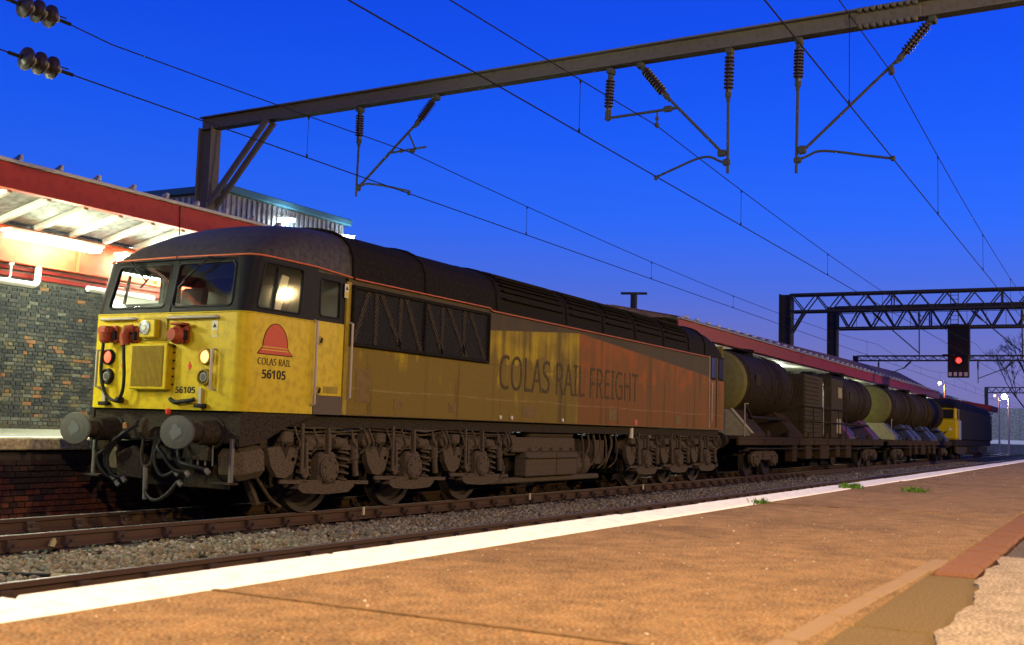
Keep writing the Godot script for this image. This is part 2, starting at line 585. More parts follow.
func platform_texture(c0: Color, c1: Color, f: float, big: float) -> ImageTexture:
	# worn brown surfacing: grit over blotches, computed once
	var n1 := FastNoiseLite.new(); n1.seed = 21; n1.frequency = 0.012; n1.fractal_octaves = 4
	var n2 := FastNoiseLite.new(); n2.seed = 22; n2.frequency = f; n2.fractal_octaves = 3
	var n3 := FastNoiseLite.new(); n3.seed = 23; n3.frequency = 0.06; n3.fractal_octaves = 4
	var S := 1024
	var a := n1.get_seamless_image(S, S, false, false, 0.15).get_data()
	var b := n2.get_seamless_image(S, S, false, false, 0.05).get_data()
	var c := n3.get_seamless_image(S, S, false, false, 0.15).get_data()
	var d := PackedByteArray()
	d.resize(S * S * 3)
	for i in S * S:
		var x := a[i] / 255.0
		var y := b[i] / 255.0
		var z := c[i] / 255.0
		var k := 0.96 - big + big * (0.25 + x) + 1.35 * (y - 0.5) + 0.22 * (z - 0.5)
		if y > 0.74:
			k += 0.6
		if y < 0.22:
			k *= 0.55
		k = maxf(k, 0.12)
		var col := c0.lerp(c1, clampf((z - 0.35) * 2.0, 0, 1))
		d[i * 3] = int(255 * clampf(pow(col.r * k, 1 / 2.2), 0, 1))
		d[i * 3 + 1] = int(255 * clampf(pow(col.g * k, 1 / 2.2), 0, 1))
		d[i * 3 + 2] = int(255 * clampf(pow(col.b * k, 1 / 2.2), 0, 1))
	return ImageTexture.create_from_image(Image.create_from_data(S, S, false, Image.FORMAT_RGB8, d))

# ---------------------------------------------------------------- ground, tracks, platforms
func sheet(x0: float, x1: float, z0: float, z1: float, y: float) -> MB:
	var b := mb()
	b.quad(Vector3(x0, y, z0), Vector3(x1, y, z0), Vector3(x1, y, z1), Vector3(x0, y, z1))
	return b

func ground_and_tracks() -> void:
	var g := struct("ground")
	part(g, "ground", sheet(-400, 400, 300, -600, -0.36), M.bed)
	var sb := mb()   # stone: an uneven lump of twenty faces
	var ph := (1.0 + sqrt(5.0)) / 2.0
	var iv := [Vector3(-1, ph, 0), Vector3(1, ph, 0), Vector3(-1, -ph, 0), Vector3(1, -ph, 0), Vector3(0, -1, ph), Vector3(0, 1, ph), Vector3(0, -1, -ph), Vector3(0, 1, -ph), Vector3(ph, 0, -1), Vector3(ph, 0, 1), Vector3(-ph, 0, -1), Vector3(-ph, 0, 1)]
	var fc := [[0, 11, 5], [0, 5, 1], [0, 1, 7], [0, 7, 10], [0, 10, 11], [1, 5, 9], [5, 11, 4], [11, 10, 2], [10, 7, 6], [7, 1, 8], [3, 9, 4], [3, 4, 2], [3, 2, 6], [3, 6, 8], [3, 8, 9], [4, 9, 5], [2, 4, 11], [6, 2, 10], [8, 6, 7], [9, 8, 1]]
	for i in 12:
		iv[i] = iv[i].normalized() * rng.randf_range(0.75, 1.2) * Vector3(1.0, 0.75, 0.85)
	for f in fc:
		sb.tri(iv[f[0]], iv[f[1]], iv[f[2]])
	var sm := sb.mesh()
	var hn := FastNoiseLite.new(); hn.seed = 31; hn.frequency = 0.5
	var tr: Array[Transform3D] = []
	var cl: Array[Color] = []
	# strips: x0, x1, z0, z1, stones per square metre, height, rise in the middle
	for s in [[0.86, 3.38, -4.0, -18.0, 420.0, -0.205, 0.02], [0.86, 3.38, -18.0, -36.0, 260.0, -0.205, 0.02], [0.86, 3.38, -36.0, -80.0, 70.0, -0.205, 0.02],
			[-0.66, 0.66, -4.0, -12.0, 420.0, -0.215, 0.0], [-0.66, 0.66, -12.0, -30.0, 60.0, -0.22, 0.0], [-1.5, -0.84, -4.0, -14.0, 420.0, -0.2, 0.0],
			[3.52, 4.9, -2.0, -24.0, 150.0, -0.215, 0.0], [5.0, 6.6, -2.0, -24.0, 100.0, -0.205, 0.02], [6.7, 8.8, -2.0, -24.0, 70.0, -0.215, 0.0], [3.52, 8.8, -24.0, -80.0, 16.0, -0.21, 0.0]]:
		var area_m: float = (s[1] - s[0]) * (s[2] - s[3])
		for i in int(area_m * s[4]):
			var x := rng.randf_range(s[0], s[1])
			var z := rng.randf_range(s[3], s[2])
			var big: float = 1.0 if s[4] > 200 else (1.35 if s[4] > 90 else 2.0)
			var r := rng.randf_range(0.018, 0.043) * big
			var t: float = (x - s[0]) / (s[1] - s[0])
			var y: float = s[5] + s[6] * sin(PI * t) * 2.0 + 0.03 * hn.get_noise_2d(x * 3, z * 3) + rng.randf_range(-0.02, 0.012)
			tr.append(Transform3D(Basis.from_euler(Vector3(rng.randf() * TAU, rng.randf() * TAU, rng.randf() * TAU)).scaled(Vector3.ONE * r), Vector3(x, y, z)))
			var k := rng.randf()
			var v := rng.randf_range(0.5, 1.25)
			if k < 0.55:
				cl.append(Color(0.26 * v, 0.235 * v, 0.15 * v))
			elif k < 0.85:
				cl.append(Color(0.21 * v, 0.16 * v, 0.085 * v))
			elif k < 0.96:
				cl.append(Color(0.21 * v, 0.235 * v, 0.16 * v))
			else:
				cl.append(Color(0.42 * v, 0.38 * v, 0.28 * v))
	var mm := MultiMesh.new()
	mm.transform_format = MultiMesh.TRANSFORM_3D
	mm.use_colors = true
	mm.mesh = sm
	mm.instance_count = tr.size()
	for i in tr.size():
		mm.set_instance_transform(i, tr[i])
		mm.set_instance_color(i, cl[i])
	var mi := MultiMeshInstance3D.new()
	mi.name = "ballast"
	mi.multimesh = mm
	mi.material_override = M.stone
	add_child(mi)
	mi.set_meta("kind", "stuff")
	mi.set_meta("label", "grey and brown stone ballast between the tracks")
	mi.set_meta("category", "ballast")
	# bed of packed stones below the loose ones
	part(g, "ballast_bed", sheet(-1.52, 8.86, 20, -130, -0.235), M.bed)
	# three tracks
	var poly := PackedVector2Array([Vector2(-.07, -.16), Vector2(.07, -.16), Vector2(.07, -.148), Vector2(.012, -.12), Vector2(.010, -.05), Vector2(.036, -.038), Vector2(.036, -.004), Vector2(.030, 0), Vector2(-.030, 0), Vector2(-.036, -.004), Vector2(-.036, -.038), Vector2(-.010, -.05), Vector2(-.012, -.12), Vector2(-.07, -.148)])
	var ch := mb()
	ch.off = Vector3.ZERO
	ch.cbox(Vector3(0, -.135, 0), Vector3(.30, .05, .15), .012)
	ch.cbox(Vector3(.062, -.085, 0), Vector3(.055, .09, .12), .012)
	ch.cbox(Vector3(-.062, -.085, 0), Vector3(.055, .09, .12), .012)
	for sx in [-.115, .115]:
		ch.tube([Vector3(sx, -.12, 0), Vector3(sx, -.075, 0)], .018, 6)
	var chm := ch.mesh()
	var sl := mb()
	sl.off = Vector3.ZERO
	sl.cbox(Vector3(0, -.225, 0), Vector3(2.55, .12, .25), .015)
	var slm := sl.mesh()
	var cx := [0.0, 4.2, 7.39]
	for k in 3:
		var t := struct("railway_track", Vector3(cx[k], 0, 0))
		for sd in [-1.0, 1.0]:
			var x: float = cx[k] + sd * 0.752
			var b := mb()
			b.prism(poly, Vector3(x, 0, 15), Vector3.RIGHT, Vector3.UP, Vector3(0, 0, -150))
			part(t, "rail", b, M.rail)
			var hd := mb()
			hd.box(Vector3(x, .001, -60), Vector3(.052, .006, 150))
			part(t, "running_surface", hd, M.railhead)
			if k < 2:
				for i in (50 if k == 0 else 42):
					var z := -4.75 - 0.7 * i
					var o := part(t, "rail_chair", chm, M.chair)
					o.position = Vector3(sd * 0.752, 0, z)
		for i in (60 if k == 0 else 44):
			var o := part(t, "sleeper", slm, M.sleeper)
			o.position = Vector3(0, rng.randf_range(-.008, .004), -4.75 - 0.7 * i)

func near_platform() -> void:
	var p := struct("near_platform")
	# coping stones painted white along the edge
	var z := 6.0
	while z > -90.0:
		var l := 0.92 if z > -26.0 else 4.0
		var b := mb()
		var jx := rng.randf_range(-0.008, 0.008)
		b.cbox(Vector3(PX + 0.102 + jx, PY - 0.05, z - l / 2), Vector3(0.205, 0.106, l - 0.006), 0.012)
		part(p, "coping_stone", b, M.white_paint)
		z -= l
	# worn brown surfacing laid in bays
	var edges := [8.0, 4.2, 1.3, -1.65, -5.40, -9.2, -13.0, -17.0, -22.0, -30.0, -45.0, -90.0]
	for i in edges.size() - 1:
		var b := mb()
		var z0: float = edges[i] - 0.006
		var z1: float = edges[i + 1] + 0.006
		var xr := 10.09 if z1 > -3.4 else 10.17
		var dy := rng.randf_range(-0.002, 0.003)
		b.cbox(Vector3((9.052 + xr) / 2, PY - 0.15 + dy, (z0 + z1) / 2), Vector3(xr - 9.052, 0.30, z0 - z1), 0.006)
		part(p, "surface_bay", b, M.tarmac)
	for q in [[-1.650, 9.06, 9.42, 0.011], [-1.652, 9.42, 9.80, 0.011], [-1.650, 9.80, 10.06, 0.011], [-5.40, 9.06, 9.30, 0.010], [-5.41, 9.36, 9.42, 0.008], [-9.2, 9.05, 9.4, 0.016]]:
		var poly2 := PackedVector2Array()
		var n2 := 40
		for i in n2 + 1:
			poly2.append(Vector2(lerpf(q[1], q[2], float(i) / n2), q[0] + q[3] * rng.randf_range(0.25, 1.0)))
		for i in n2 + 1:
			poly2.append(Vector2(lerpf(q[2], q[1], float(i) / n2), q[0] - q[3] * rng.randf_range(0.25, 1.0)))
		var b := mb()
		b.prism(poly2, Vector3(0, PY - 0.02, 0), Vector3.RIGHT, Vector3(0, 0, 1), Vector3(0, 0.0245, 0))
		part(p, "moss_joint", b, M.moss)
	# pale edging stones, a strip of brown slabs, red bricks and grey tarmac beyond
	for i in 30:
		var zz := 1.0 - 0.30 * i
		if zz < -3.3:
			break
		var b := mb()
		var xx := 10.118 + 0.022 * (-zz - 1.8)
		b.cbox(Vector3(xx, PY - 0.05, zz), Vector3(0.045, 0.106 + rng.randf_range(0, .004), 0.285), 0.006, Basis(Vector3.UP, -.02 + rng.randf_range(-.02, .02)))
		part(p, "edging_stone", b, M.edging)
	for i in 6:
		var b := mb()
		b.cbox(Vector3(10.275, PY - 0.056, 0.9 - 0.9 * i + .15), Vector3(0.265, 0.106, 0.888), 0.006)
		if 0.9 - 0.9 * i + .15 > -3.0:
			part(p, "slab", b, M.slab_brown)
	for i in 26:
		for j in 1:
			var b := mb()
			b.cbox(Vector3(10.225 + 0.108 * j, PY - 0.05, -3.10 - 0.222 * i - 0.06 * j), Vector3(0.102, 0.11 + rng.randf_range(-.004, .004), 0.204), 0.008, Basis(Vector3.UP, rng.randf_range(-.03, .03)))
			part(p, "paving_brick", b, M.red_brick)
	var gt := mb()
	gt.cbox(Vector3(12.98, PY - 0.15, 1.0), Vector3(5.13, 0.306, 8.1), 0.01)
	part(p, "grey_surface", gt, M.grey_tarmac)
	var gt2 := mb()
	gt2.cbox(Vector3(12.89, PY - 0.15, -46.57), Vector3(5.21, 0.304, 86.9), 0.01)
	part(p, "dark_surface", gt2, M.dark_tarmac)
	var gp := mb()   # ragged tarmac edge beside the brick strip
	var poly := PackedVector2Array()
	var ns := 90
	for i in ns + 1:
		var q := 3.05 * i / ns
		poly.append(Vector2(10.385 - 0.035 * q + 0.010 * sin(q * 7.0) + 0.006 * sin(q * 23.0) + rng.randf_range(-.004, .004), -0.5 - q))
	poly.append(Vector2(10.60, -3.55)); poly.append(Vector2(10.60, -0.5))
	gp.prism(poly, Vector3(0, PY - 0.02, 0), Vector3.RIGHT, Vector3(0, 0, 1), Vector3(0, 0.025, 0))
	part(p, "tarmac_patch", gp, M.grey_tarmac)
	# loose pale grit
	var gm := MultiMesh.new()
	gm.transform_format = MultiMesh.TRANSFORM_3D
	gm.use_colors = true
	var gb := MB.new()
	gb.lathe(Vector3.ZERO, Vector3.UP, [Vector2(-.6, 0), Vector2(-.4, .8), Vector2(.3, 1.0), Vector2(.7, 0)], 6)
	gm.mesh = gb.mesh()
	gm.instance_count = 700
	for i in 700:
		var zz := -1.2 - 16.0 * pow(rng.randf(), 1.6)
		var gr := rng.randf_range(0.0012, 0.0036) * (1.0 + 0.05 * -zz)
		gm.set_instance_transform(i, Transform3D(Basis.from_euler(Vector3(rng.randf() * TAU, rng.randf() * TAU, 0)).scaled(Vector3.ONE * gr), Vector3(rng.randf_range(9.06, 10.1), PY + gr * 0.3, zz)))
		var gv := rng.randf_range(0.25, 0.55)
		gm.set_instance_color(i, Color(gv, gv * 0.82, gv * 0.62))
	var gi := MultiMeshInstance3D.new()
	gi.name = "grit"
	gi.multimesh = gm
	gi.material_override = M.stone
	p.add_child(gi)
	gi.set_meta("kind", "stuff")
	# brick face below the edge
	var f := mb()
	f.box(Vector3(PX + 0.30, 0.25, -40), Vector3(0.4, 1.18, 100))
	part(p, "brick_face", f, M.redbrick3)
	var core := mb()
	core.box(Vector3(12.3, 0.2, -40), Vector3(6.5, 0.8, 100))
	part(p, "core", core, M.concrete)
	off = Vector3.ZERO

func brick_course_wall(p: Node3D, x: float, y0: float, y1: float, z0: float, z1: float, sz0: float, sz1: float, pre: String, pick: Callable, most := 300) -> void:
	# bricks on the face x, laid in English bond; those between sz0 and sz1 are parts, the others are joined
	var ms := {}
	for l in [0.215, 0.1025]:
		var b := MB.new()
		b.cbox(Vector3.ZERO, Vector3(0.05, 0.062, l - 0.003), 0.004)
		ms[l] = b.mesh()
	var rest := {}
	var y := y0
	var row := 0
	var made := 0
	while y + 0.065 < y1 + 0.001:
		var l: float = 0.215 if row % 2 == 0 else 0.1025
		var z := z0 - (0.0 if row % 2 == 0 else 0.056)
		while z > z1:
			var c := Vector3(x + rng.randf_range(-.004, .004), y + 0.0325, z - l / 2)
			var k: int = pick.call(c)
			if z < sz0 and z - l > sz1 and made < most:
				var o := part(p, "brick", ms[l], M[pre + str(k)])
				o.position = c - p.position
				o.rotation = Vector3(rng.randf_range(-.008, .008), rng.randf_range(-.02, .02), 0)
				made += 1
			else:
				if not rest.has(k):
					rest[k] = mb()
				rest[k].box(c, Vector3(0.05, 0.062, l - 0.003))
			z -= l + 0.010
		y += 0.075
		row += 1
	for k in rest:
		var o := part(p, "brickwork", rest[k], M[pre + str(k)])
		o.set_meta("kind", "stuff")

func far_platform() -> void:
	var p := struct("far_platform")
	var b := mb()
	b.cbox(Vector3(-5.225, 0.55, -48), Vector3(6.27, 0.73, 110), 0.01)
	part(p, "surface", b, M.concrete)
	z_copings(p)
	var rn := FastNoiseLite.new(); rn.seed = 41; rn.frequency = 1.1
	brick_course_wall(p, -1.62, -0.33, 0.70, -7.6, -13.2, -8.2, -11.3, "redbrick", func(c: Vector3) -> int:
		var h: float = c.y + 0.25 * rn.get_noise_2d(c.z * 1.5, c.y * 2.0)
		if h > 0.36:
			return 3 if rng.randf() < 0.75 else 1
		var k := rng.randf()
		return 2 if k < 0.35 else (0 if k < 0.7 else (1 if k < 0.85 else (4 if h < 0.0 else 3))), 300)
	var m := mb()
	m.box(Vector3(-1.80, 0.19, -48), Vector3(0.33, 1.10, 110))
	part(p, "mortar", m, M.dark_mortar)
	# the brick wall behind
	var w := thing("brick_wall", "tall sooty blue brick wall with orange patches behind the canopied platform", "wall", Vector3(-8.0, PY, -14))
	var bn := FastNoiseLite.new(); bn.seed = 43; bn.frequency = 0.55; bn.fractal_octaves = 3
	brick_course_wall(w, -8.02, PY, 4.30, -11.2, -22.0, -13.55, -15.75, "brick", func(c: Vector3) -> int:
		var h: float = bn.get_noise_2d(c.z * 3.4, c.y * 3.0) + (0.10 if c.y < 2.7 else -0.30)
		var k := rng.randf()
		if c.y < 1.12:
			return 7 if k < 0.4 else (4 if k < 0.7 else 3)
		if h > 0.22:
			return 6 if k < 0.16 else (5 if k < 0.36 else (4 if k < 0.6 else (7 if k < 0.75 else 1)))
		if h > 0.06:
			return 4 if k < 0.12 else (3 if k < 0.45 else (7 if k < 0.53 else (6 if k < 0.56 else 1)))
		return 0 if k < 0.34 else (2 if k < 0.62 else (1 if k < 0.88 else (3 if k < 0.97 else 7))), 300)
	var mo := mb()
	mo.box(Vector3(-8.22, 2.60, -48), Vector3(0.38, 3.45, 110))
	part(w, "mortar", mo, M.mortar)
	off = Vector3.ZERO

func z_copings(p: Node3D) -> void:
	var z := 4.0
	while z > -96.0:
		var l := 0.9 if z > -14.0 else 6.0
		var b := mb()
		b.cbox(Vector3(-1.78 + rng.randf_range(-.006, .006), 0.842, z - l / 2), Vector3(0.60, 0.148, l - 0.008), 0.015)
		part(p, "coping_stone", b, M.coping)
		z -= l
	var s := mb()
	s.box(Vector3(-1.90, 0.9185, -46), Vector3(0.30, 0.006, 100))
	part(p, "white_line", s, M.white_paint)

# ---------------------------------------------------------------- canopies and buildings
func near_canopy() -> void:
	var c := thing("platform_canopy", "flat platform canopy with deep red fascia, white rafters and gutter brackets", "canopy", Vector3(-5, PY, -8))
	var z0 := 4.0
	var z1 := -17.6
	var L := z0 - z1
	var zm := (z0 + z1) / 2
	var b := mb()
	b.cbox(Vector3(-2.5, 4.405, zm), Vector3(0.05, 0.33, L), 0.008)
	part(c, "fascia", b, M.red_paint)
	b = mb()
	b.cbox(Vector3(-2.55, 4.232, zm), Vector3(0.16, 0.016, L), 0.004)
	part(c, "fascia_flange", b, M.orange_paint)
	b = mb()
	b.cbox(Vector3(-2.475, 4.60, zm), Vector3(0.10, 0.05, L), 0.012)
	part(c, "gutter", b, M.gutter)
	var i := 0
	while -3.82 - 0.66 * i > z1:
		var z := -3.82 - 0.66 * i
		b = mb()
		b.bar(Vector3(-2.62, 4.60, z), Vector3(-2.42, 4.69, z), 0.05, 0.035)
		b.cbox(Vector3(-2.42, 4.665, z), Vector3(0.05, 0.08, 0.05), 0.01)
		part(c, "gutter_bracket", b, M.gutter)
		i += 1
	# soffit boards between white rafters, falling from the fascia to the valley girder, and rising behind it
	var i0 := 0
	for side in [[Vector3(-2.60, 4.235, 0), Vector3(-3.66, 3.985, 0)], [Vector3(-3.84, 3.985, 0), Vector3(-8.05, 4.60, 0)]]:
		var A: Vector3 = side[1]
		var B: Vector3 = side[0]
		var d := (B - A).normalized()
		var up := Vector3(-d.y, d.x, 0)
		i = 0
		while -0.50 - 0.64 * i > z1 + 0.4:
			var z := -0.79 - 0.64 * i
			b = mb()
			b.box((A + B) * 0.5 + up * 0.05 + Vector3(0, 0, z - 0.32), Vector3(A.distance_to(B), 0.03, 0.632), Basis(d, up, d.cross(up)))
			part(c, "soffit_board", b, M.soffit)
			b = mb()
			b.cbox((A + B) * 0.5 + Vector3(0, 0, z), Vector3(A.distance_to(B), 0.09, 0.085), 0.008, Basis(d, up, d.cross(up)))
			part(c, "rafter", b, M.rafter)
			i += 1
		b = mb()
		b.box((A + B) * 0.5 + up * 0.11 + Vector3(0, 0, zm), Vector3(A.distance_to(B) + .05, 0.03, L), Basis(d, up, d.cross(up)))
		part(c, "roof_deck", b, M.roof_felt)
	# plate girder under the valley
	b = mb()
	b.cbox(Vector3(-3.76, 3.68, zm), Vector3(0.08, 0.50, L), 0.006)
	part(c, "girder_web", b, M.orange_paint)
	for q in [[-3.75, 3.935, 0.24, 0.022], [-3.74, 3.425, 0.22, 0.022], [-3.80, 3.36, 0.14, 0.05], [-3.84, 3.27, 0.12, 0.07]]:
		b = mb()
		b.cbox(Vector3(q[0], q[1], zm), Vector3(q[2], q[3], L), 0.005)
		part(c, "girder_flange", b, M.orange_paint if q[1] > 3.4 else M.red_paint)
	i = 0
	while -7.0 - 1.62 * i > z1:
		b = mb()
		b.cbox(Vector3(-3.69, 3.68, -7.0 - 1.62 * i), Vector3(0.06, 0.48, 0.018), 0.003)
		part(c, "stiffener", b, M.orange_paint)
		i += 1
	for z in [-1.0, -7.6, -17.0]:
		b = mb()
		b.cbox(Vector3(-3.80, 2.08, z), Vector3(0.2, 2.33, 0.2), 0.02)
		part(c, "column", b, M.red_paint)
	b = mb()
	b.bar(Vector3(-2.46, 4.10, -12.74), Vector3(-2.46, 4.56, -12.72), 0.012, 0.012)
	part(c, "conduit", b, M.black)
	# white drain pipe under the girder
	var p := thing("drain_pipe", "thick white drain pipe bending below the red girder", "pipe", Vector3(-3.66, 3.2, -11.2))
	b = mb()
	var pts := [Vector3(-3.66, 3.42, -11.12), Vector3(-3.66, 3.27, -11.12)]
	for k in 7:
		var a := k / 6.0 * PI / 2
		pts.append(Vector3(-3.66, 3.22 - 0.09 * sin(a), -11.12 + 0.09 - 0.09 * cos(a)))
	pts.append(Vector3(-3.66, 3.13, -7.6))
	b.tube(pts, 0.047, 12)
	part(p, "pipe", b, M.white_pipe)
	for z in [-9.6, -8.2]:
		b = mb()
		b.tube([Vector3(-3.66, 3.13, z), Vector3(-3.66, 3.13, z + .07)], 0.056, 12)
		part(p, "collar", b, M.white_pipe)
	p = thing("conduit_pipe", "thin white conduit dropping from the girder to the drain pipe", "pipe", Vector3(-3.66, 3.2, -10.7))
	b = mb()
	b.tube([Vector3(-3.66, 3.40, -10.66), Vector3(-3.66, 3.22, -10.66), Vector3(-3.66, 3.17, -10.62)], 0.014, 8)
	part(p, "pipe", b, M.white_pipe)
	b = mb()
	b.cbox(Vector3(-3.66, 3.40, -10.66), Vector3(0.06, 0.05, 0.06), 0.01)
	part(p, "junction_box", b, M.white_pipe)
	p = thing("pipe_stub", "short white pipe stub under the girder beside the cab", "pipe", Vector3(-3.7, 3.1, -12.4))
	b = mb()
	b.tube([Vector3(-3.66, 3.20, -12.05), Vector3(-3.66, 3.20, -13.4)], 0.045, 10)
	part(p, "pipe", b, M.white_pipe)
	# pale notice board seen through the cab
	p = thing("notice_board", "white notice board with red heading on the far platform wall", "board", Vector3(-7.95, 2.3, -17.2))
	b = mb()
	b.cbox(Vector3(-7.95, 3.3, -17.65), Vector3(0.05, 2.0, 2.5), 0.01)
	part(p, "board", b, M.white_pipe)
	b = mb()
	b.cbox(Vector3(-7.92, 3.85, -17.2), Vector3(0.02, 0.2, 1.2), 0.004)
	part(p, "heading", b, M.orange_paint)
	# grey clad building that rises behind the canopy
	var s := thing("clad_building", "grey corrugated metal building with teal slatted end above the canopy", "building", Vector3(-9, PY, -21.5))
	b = mb()
	b.box(Vector3(-9.4, 3.6, -20.7), Vector3(4.7, 5.4, 4.4))
	part(s, "wall", b, M.shed_grey)
	b = mb()
	b.cbox(Vector3(-9.4, 6.38, -20.7), Vector3(5.0, 0.16, 4.7), 0.02)
	part(s, "roof_edge", b, M.shed_teal)
	for k in 25:
		b = mb()
		b.cbox(Vector3(-7.02, 5.68, -18.58 - 0.172 * k), Vector3(0.028, 1.2, 0.09), 0.012)
		part(s, "cladding_rib", b, M.shed_grey)
	for k in 22:
		b = mb()
		b.cbox(Vector3(-7.15 - 0.19 * k, 5.80, -18.47), Vector3(0.07, 0.9, 0.05), 0.01)
		part(s, "slat", b, M.shed_slat)
	off = Vector3.ZERO

func far_canopy() -> void:
	var c := thing("long_canopy", "long platform canopy with tan roof slope and red fascia beside the tank wagons", "canopy", Vector3(-5, PY, -58))
	var z0 := -34.0
	var z1 := -92.0
	var L := z0 - z1
	var zm := (z0 + z1) / 2
	var b := mb()
	b.cbox(Vector3(-2.0, 4.66, zm), Vector3(0.06, 0.46, L), 0.01)
	part(c, "fascia", b, M.red_paint)
	b = mb()
	b.cbox(Vector3(-1.96, 4.93, zm), Vector3(0.14, 0.07, L), 0.015)
	part(c, "gutter", b, M.gutter)
	for i in 52:
		b = mb()
		b.cbox(Vector3(-1.9, 5.0, z0 - 0.5 - 1.1 * i), Vector3(0.10, 0.07, 0.30), 0.01)
		part(c, "gutter_bracket", b, M.rafter)
	b = mb()
	var ya := 5.42
	var yb := 6.30
	b.quad(Vector3(-2.05, 4.98, z0), Vector3(-2.05, 4.98, z1 + 3), Vector3(-4.5, yb, z1 + 3), Vector3(-4.5, ya, z0))
	b.quad(Vector3(-4.5, ya, z0), Vector3(-4.5, yb, z1 + 3), Vector3(-8.2, 5.0, z1 + 3), Vector3(-8.2, 5.0, z0))
	b.quad(Vector3(-2.05, 4.95, z1 + 3), Vector3(-2.05, 4.95, z0), Vector3(-4.5, ya - .04, z0), Vector3(-4.5, yb - .04, z1 + 3))
	b.tri(Vector3(-2.05, 4.95, z0), Vector3(-4.5, ya, z0), Vector3(-8.2, 4.95, z0))
	part(c, "roof_slope", b, M.tan_roof)
	for i in 26:
		b = mb()
		if 0.4 + 2.4 * i > L - 3:
			break
		b.bar(Vector3(-2.08, 5.0, z0 - 0.4 - 2.4 * i), Vector3(-4.5, lerpf(ya, yb, (0.4 + 2.4 * i) / (L - 3)) + .012, z0 - 0.4 - 2.4 * i), 0.06, 0.03)
		part(c, "roof_seam", b, M.tan_roof)
	for i in 19:
		b = mb()
		b.box(Vector3(-5.1, 4.50, z0 - 1.5 - 3.0 * i), Vector3(6.1, 0.03, 2.98), Basis(Vector3(0, 0, 1), -0.045))
		part(c, "soffit_board", b, M.rafter)
	for i in 7:
		b = mb()
		b.cbox(Vector3(-5.2, 2.65, z0 - 4 - 7.5 * i), Vector3(0.22, 3.5, 0.22), 0.02)
		part(c, "column", b, M.red_paint)
	b = mb()
	b.box(Vector3(-8.1, 2.7, zm), Vector3(0.3, 3.6, L))
	part(c, "back_wall", b, M.rafter)
	# small roof at the end of the platform
	c = thing("platform_shelter", "small red edged shelter roof at the far platform end", "shelter", Vector3(-2.2, PY, -108))
	b = mb()
	b.cbox(Vector3(-2.2, 4.55, -108), Vector3(5.4, 0.5, 6.0), 0.05, Basis(Vector3(0, 0, 1), -0.16))
	part(c, "roof", b, M.red_paint)
	b = mb()
	b.cbox(Vector3(-2.4, 4.16, -108), Vector3(5.0, 0.22, 5.8), 0.03, Basis(Vector3(0, 0, 1), -0.16))
	part(c, "soffit", b, M.rafter)
	for x in [-4.0, -0.6]:
		b = mb()
		b.cbox(Vector3(x, 2.4, -107), Vector3(0.16, 3.3, 0.16), 0.02)
		part(c, "post", b, M.gantry_dark)
	off = Vector3.ZERO

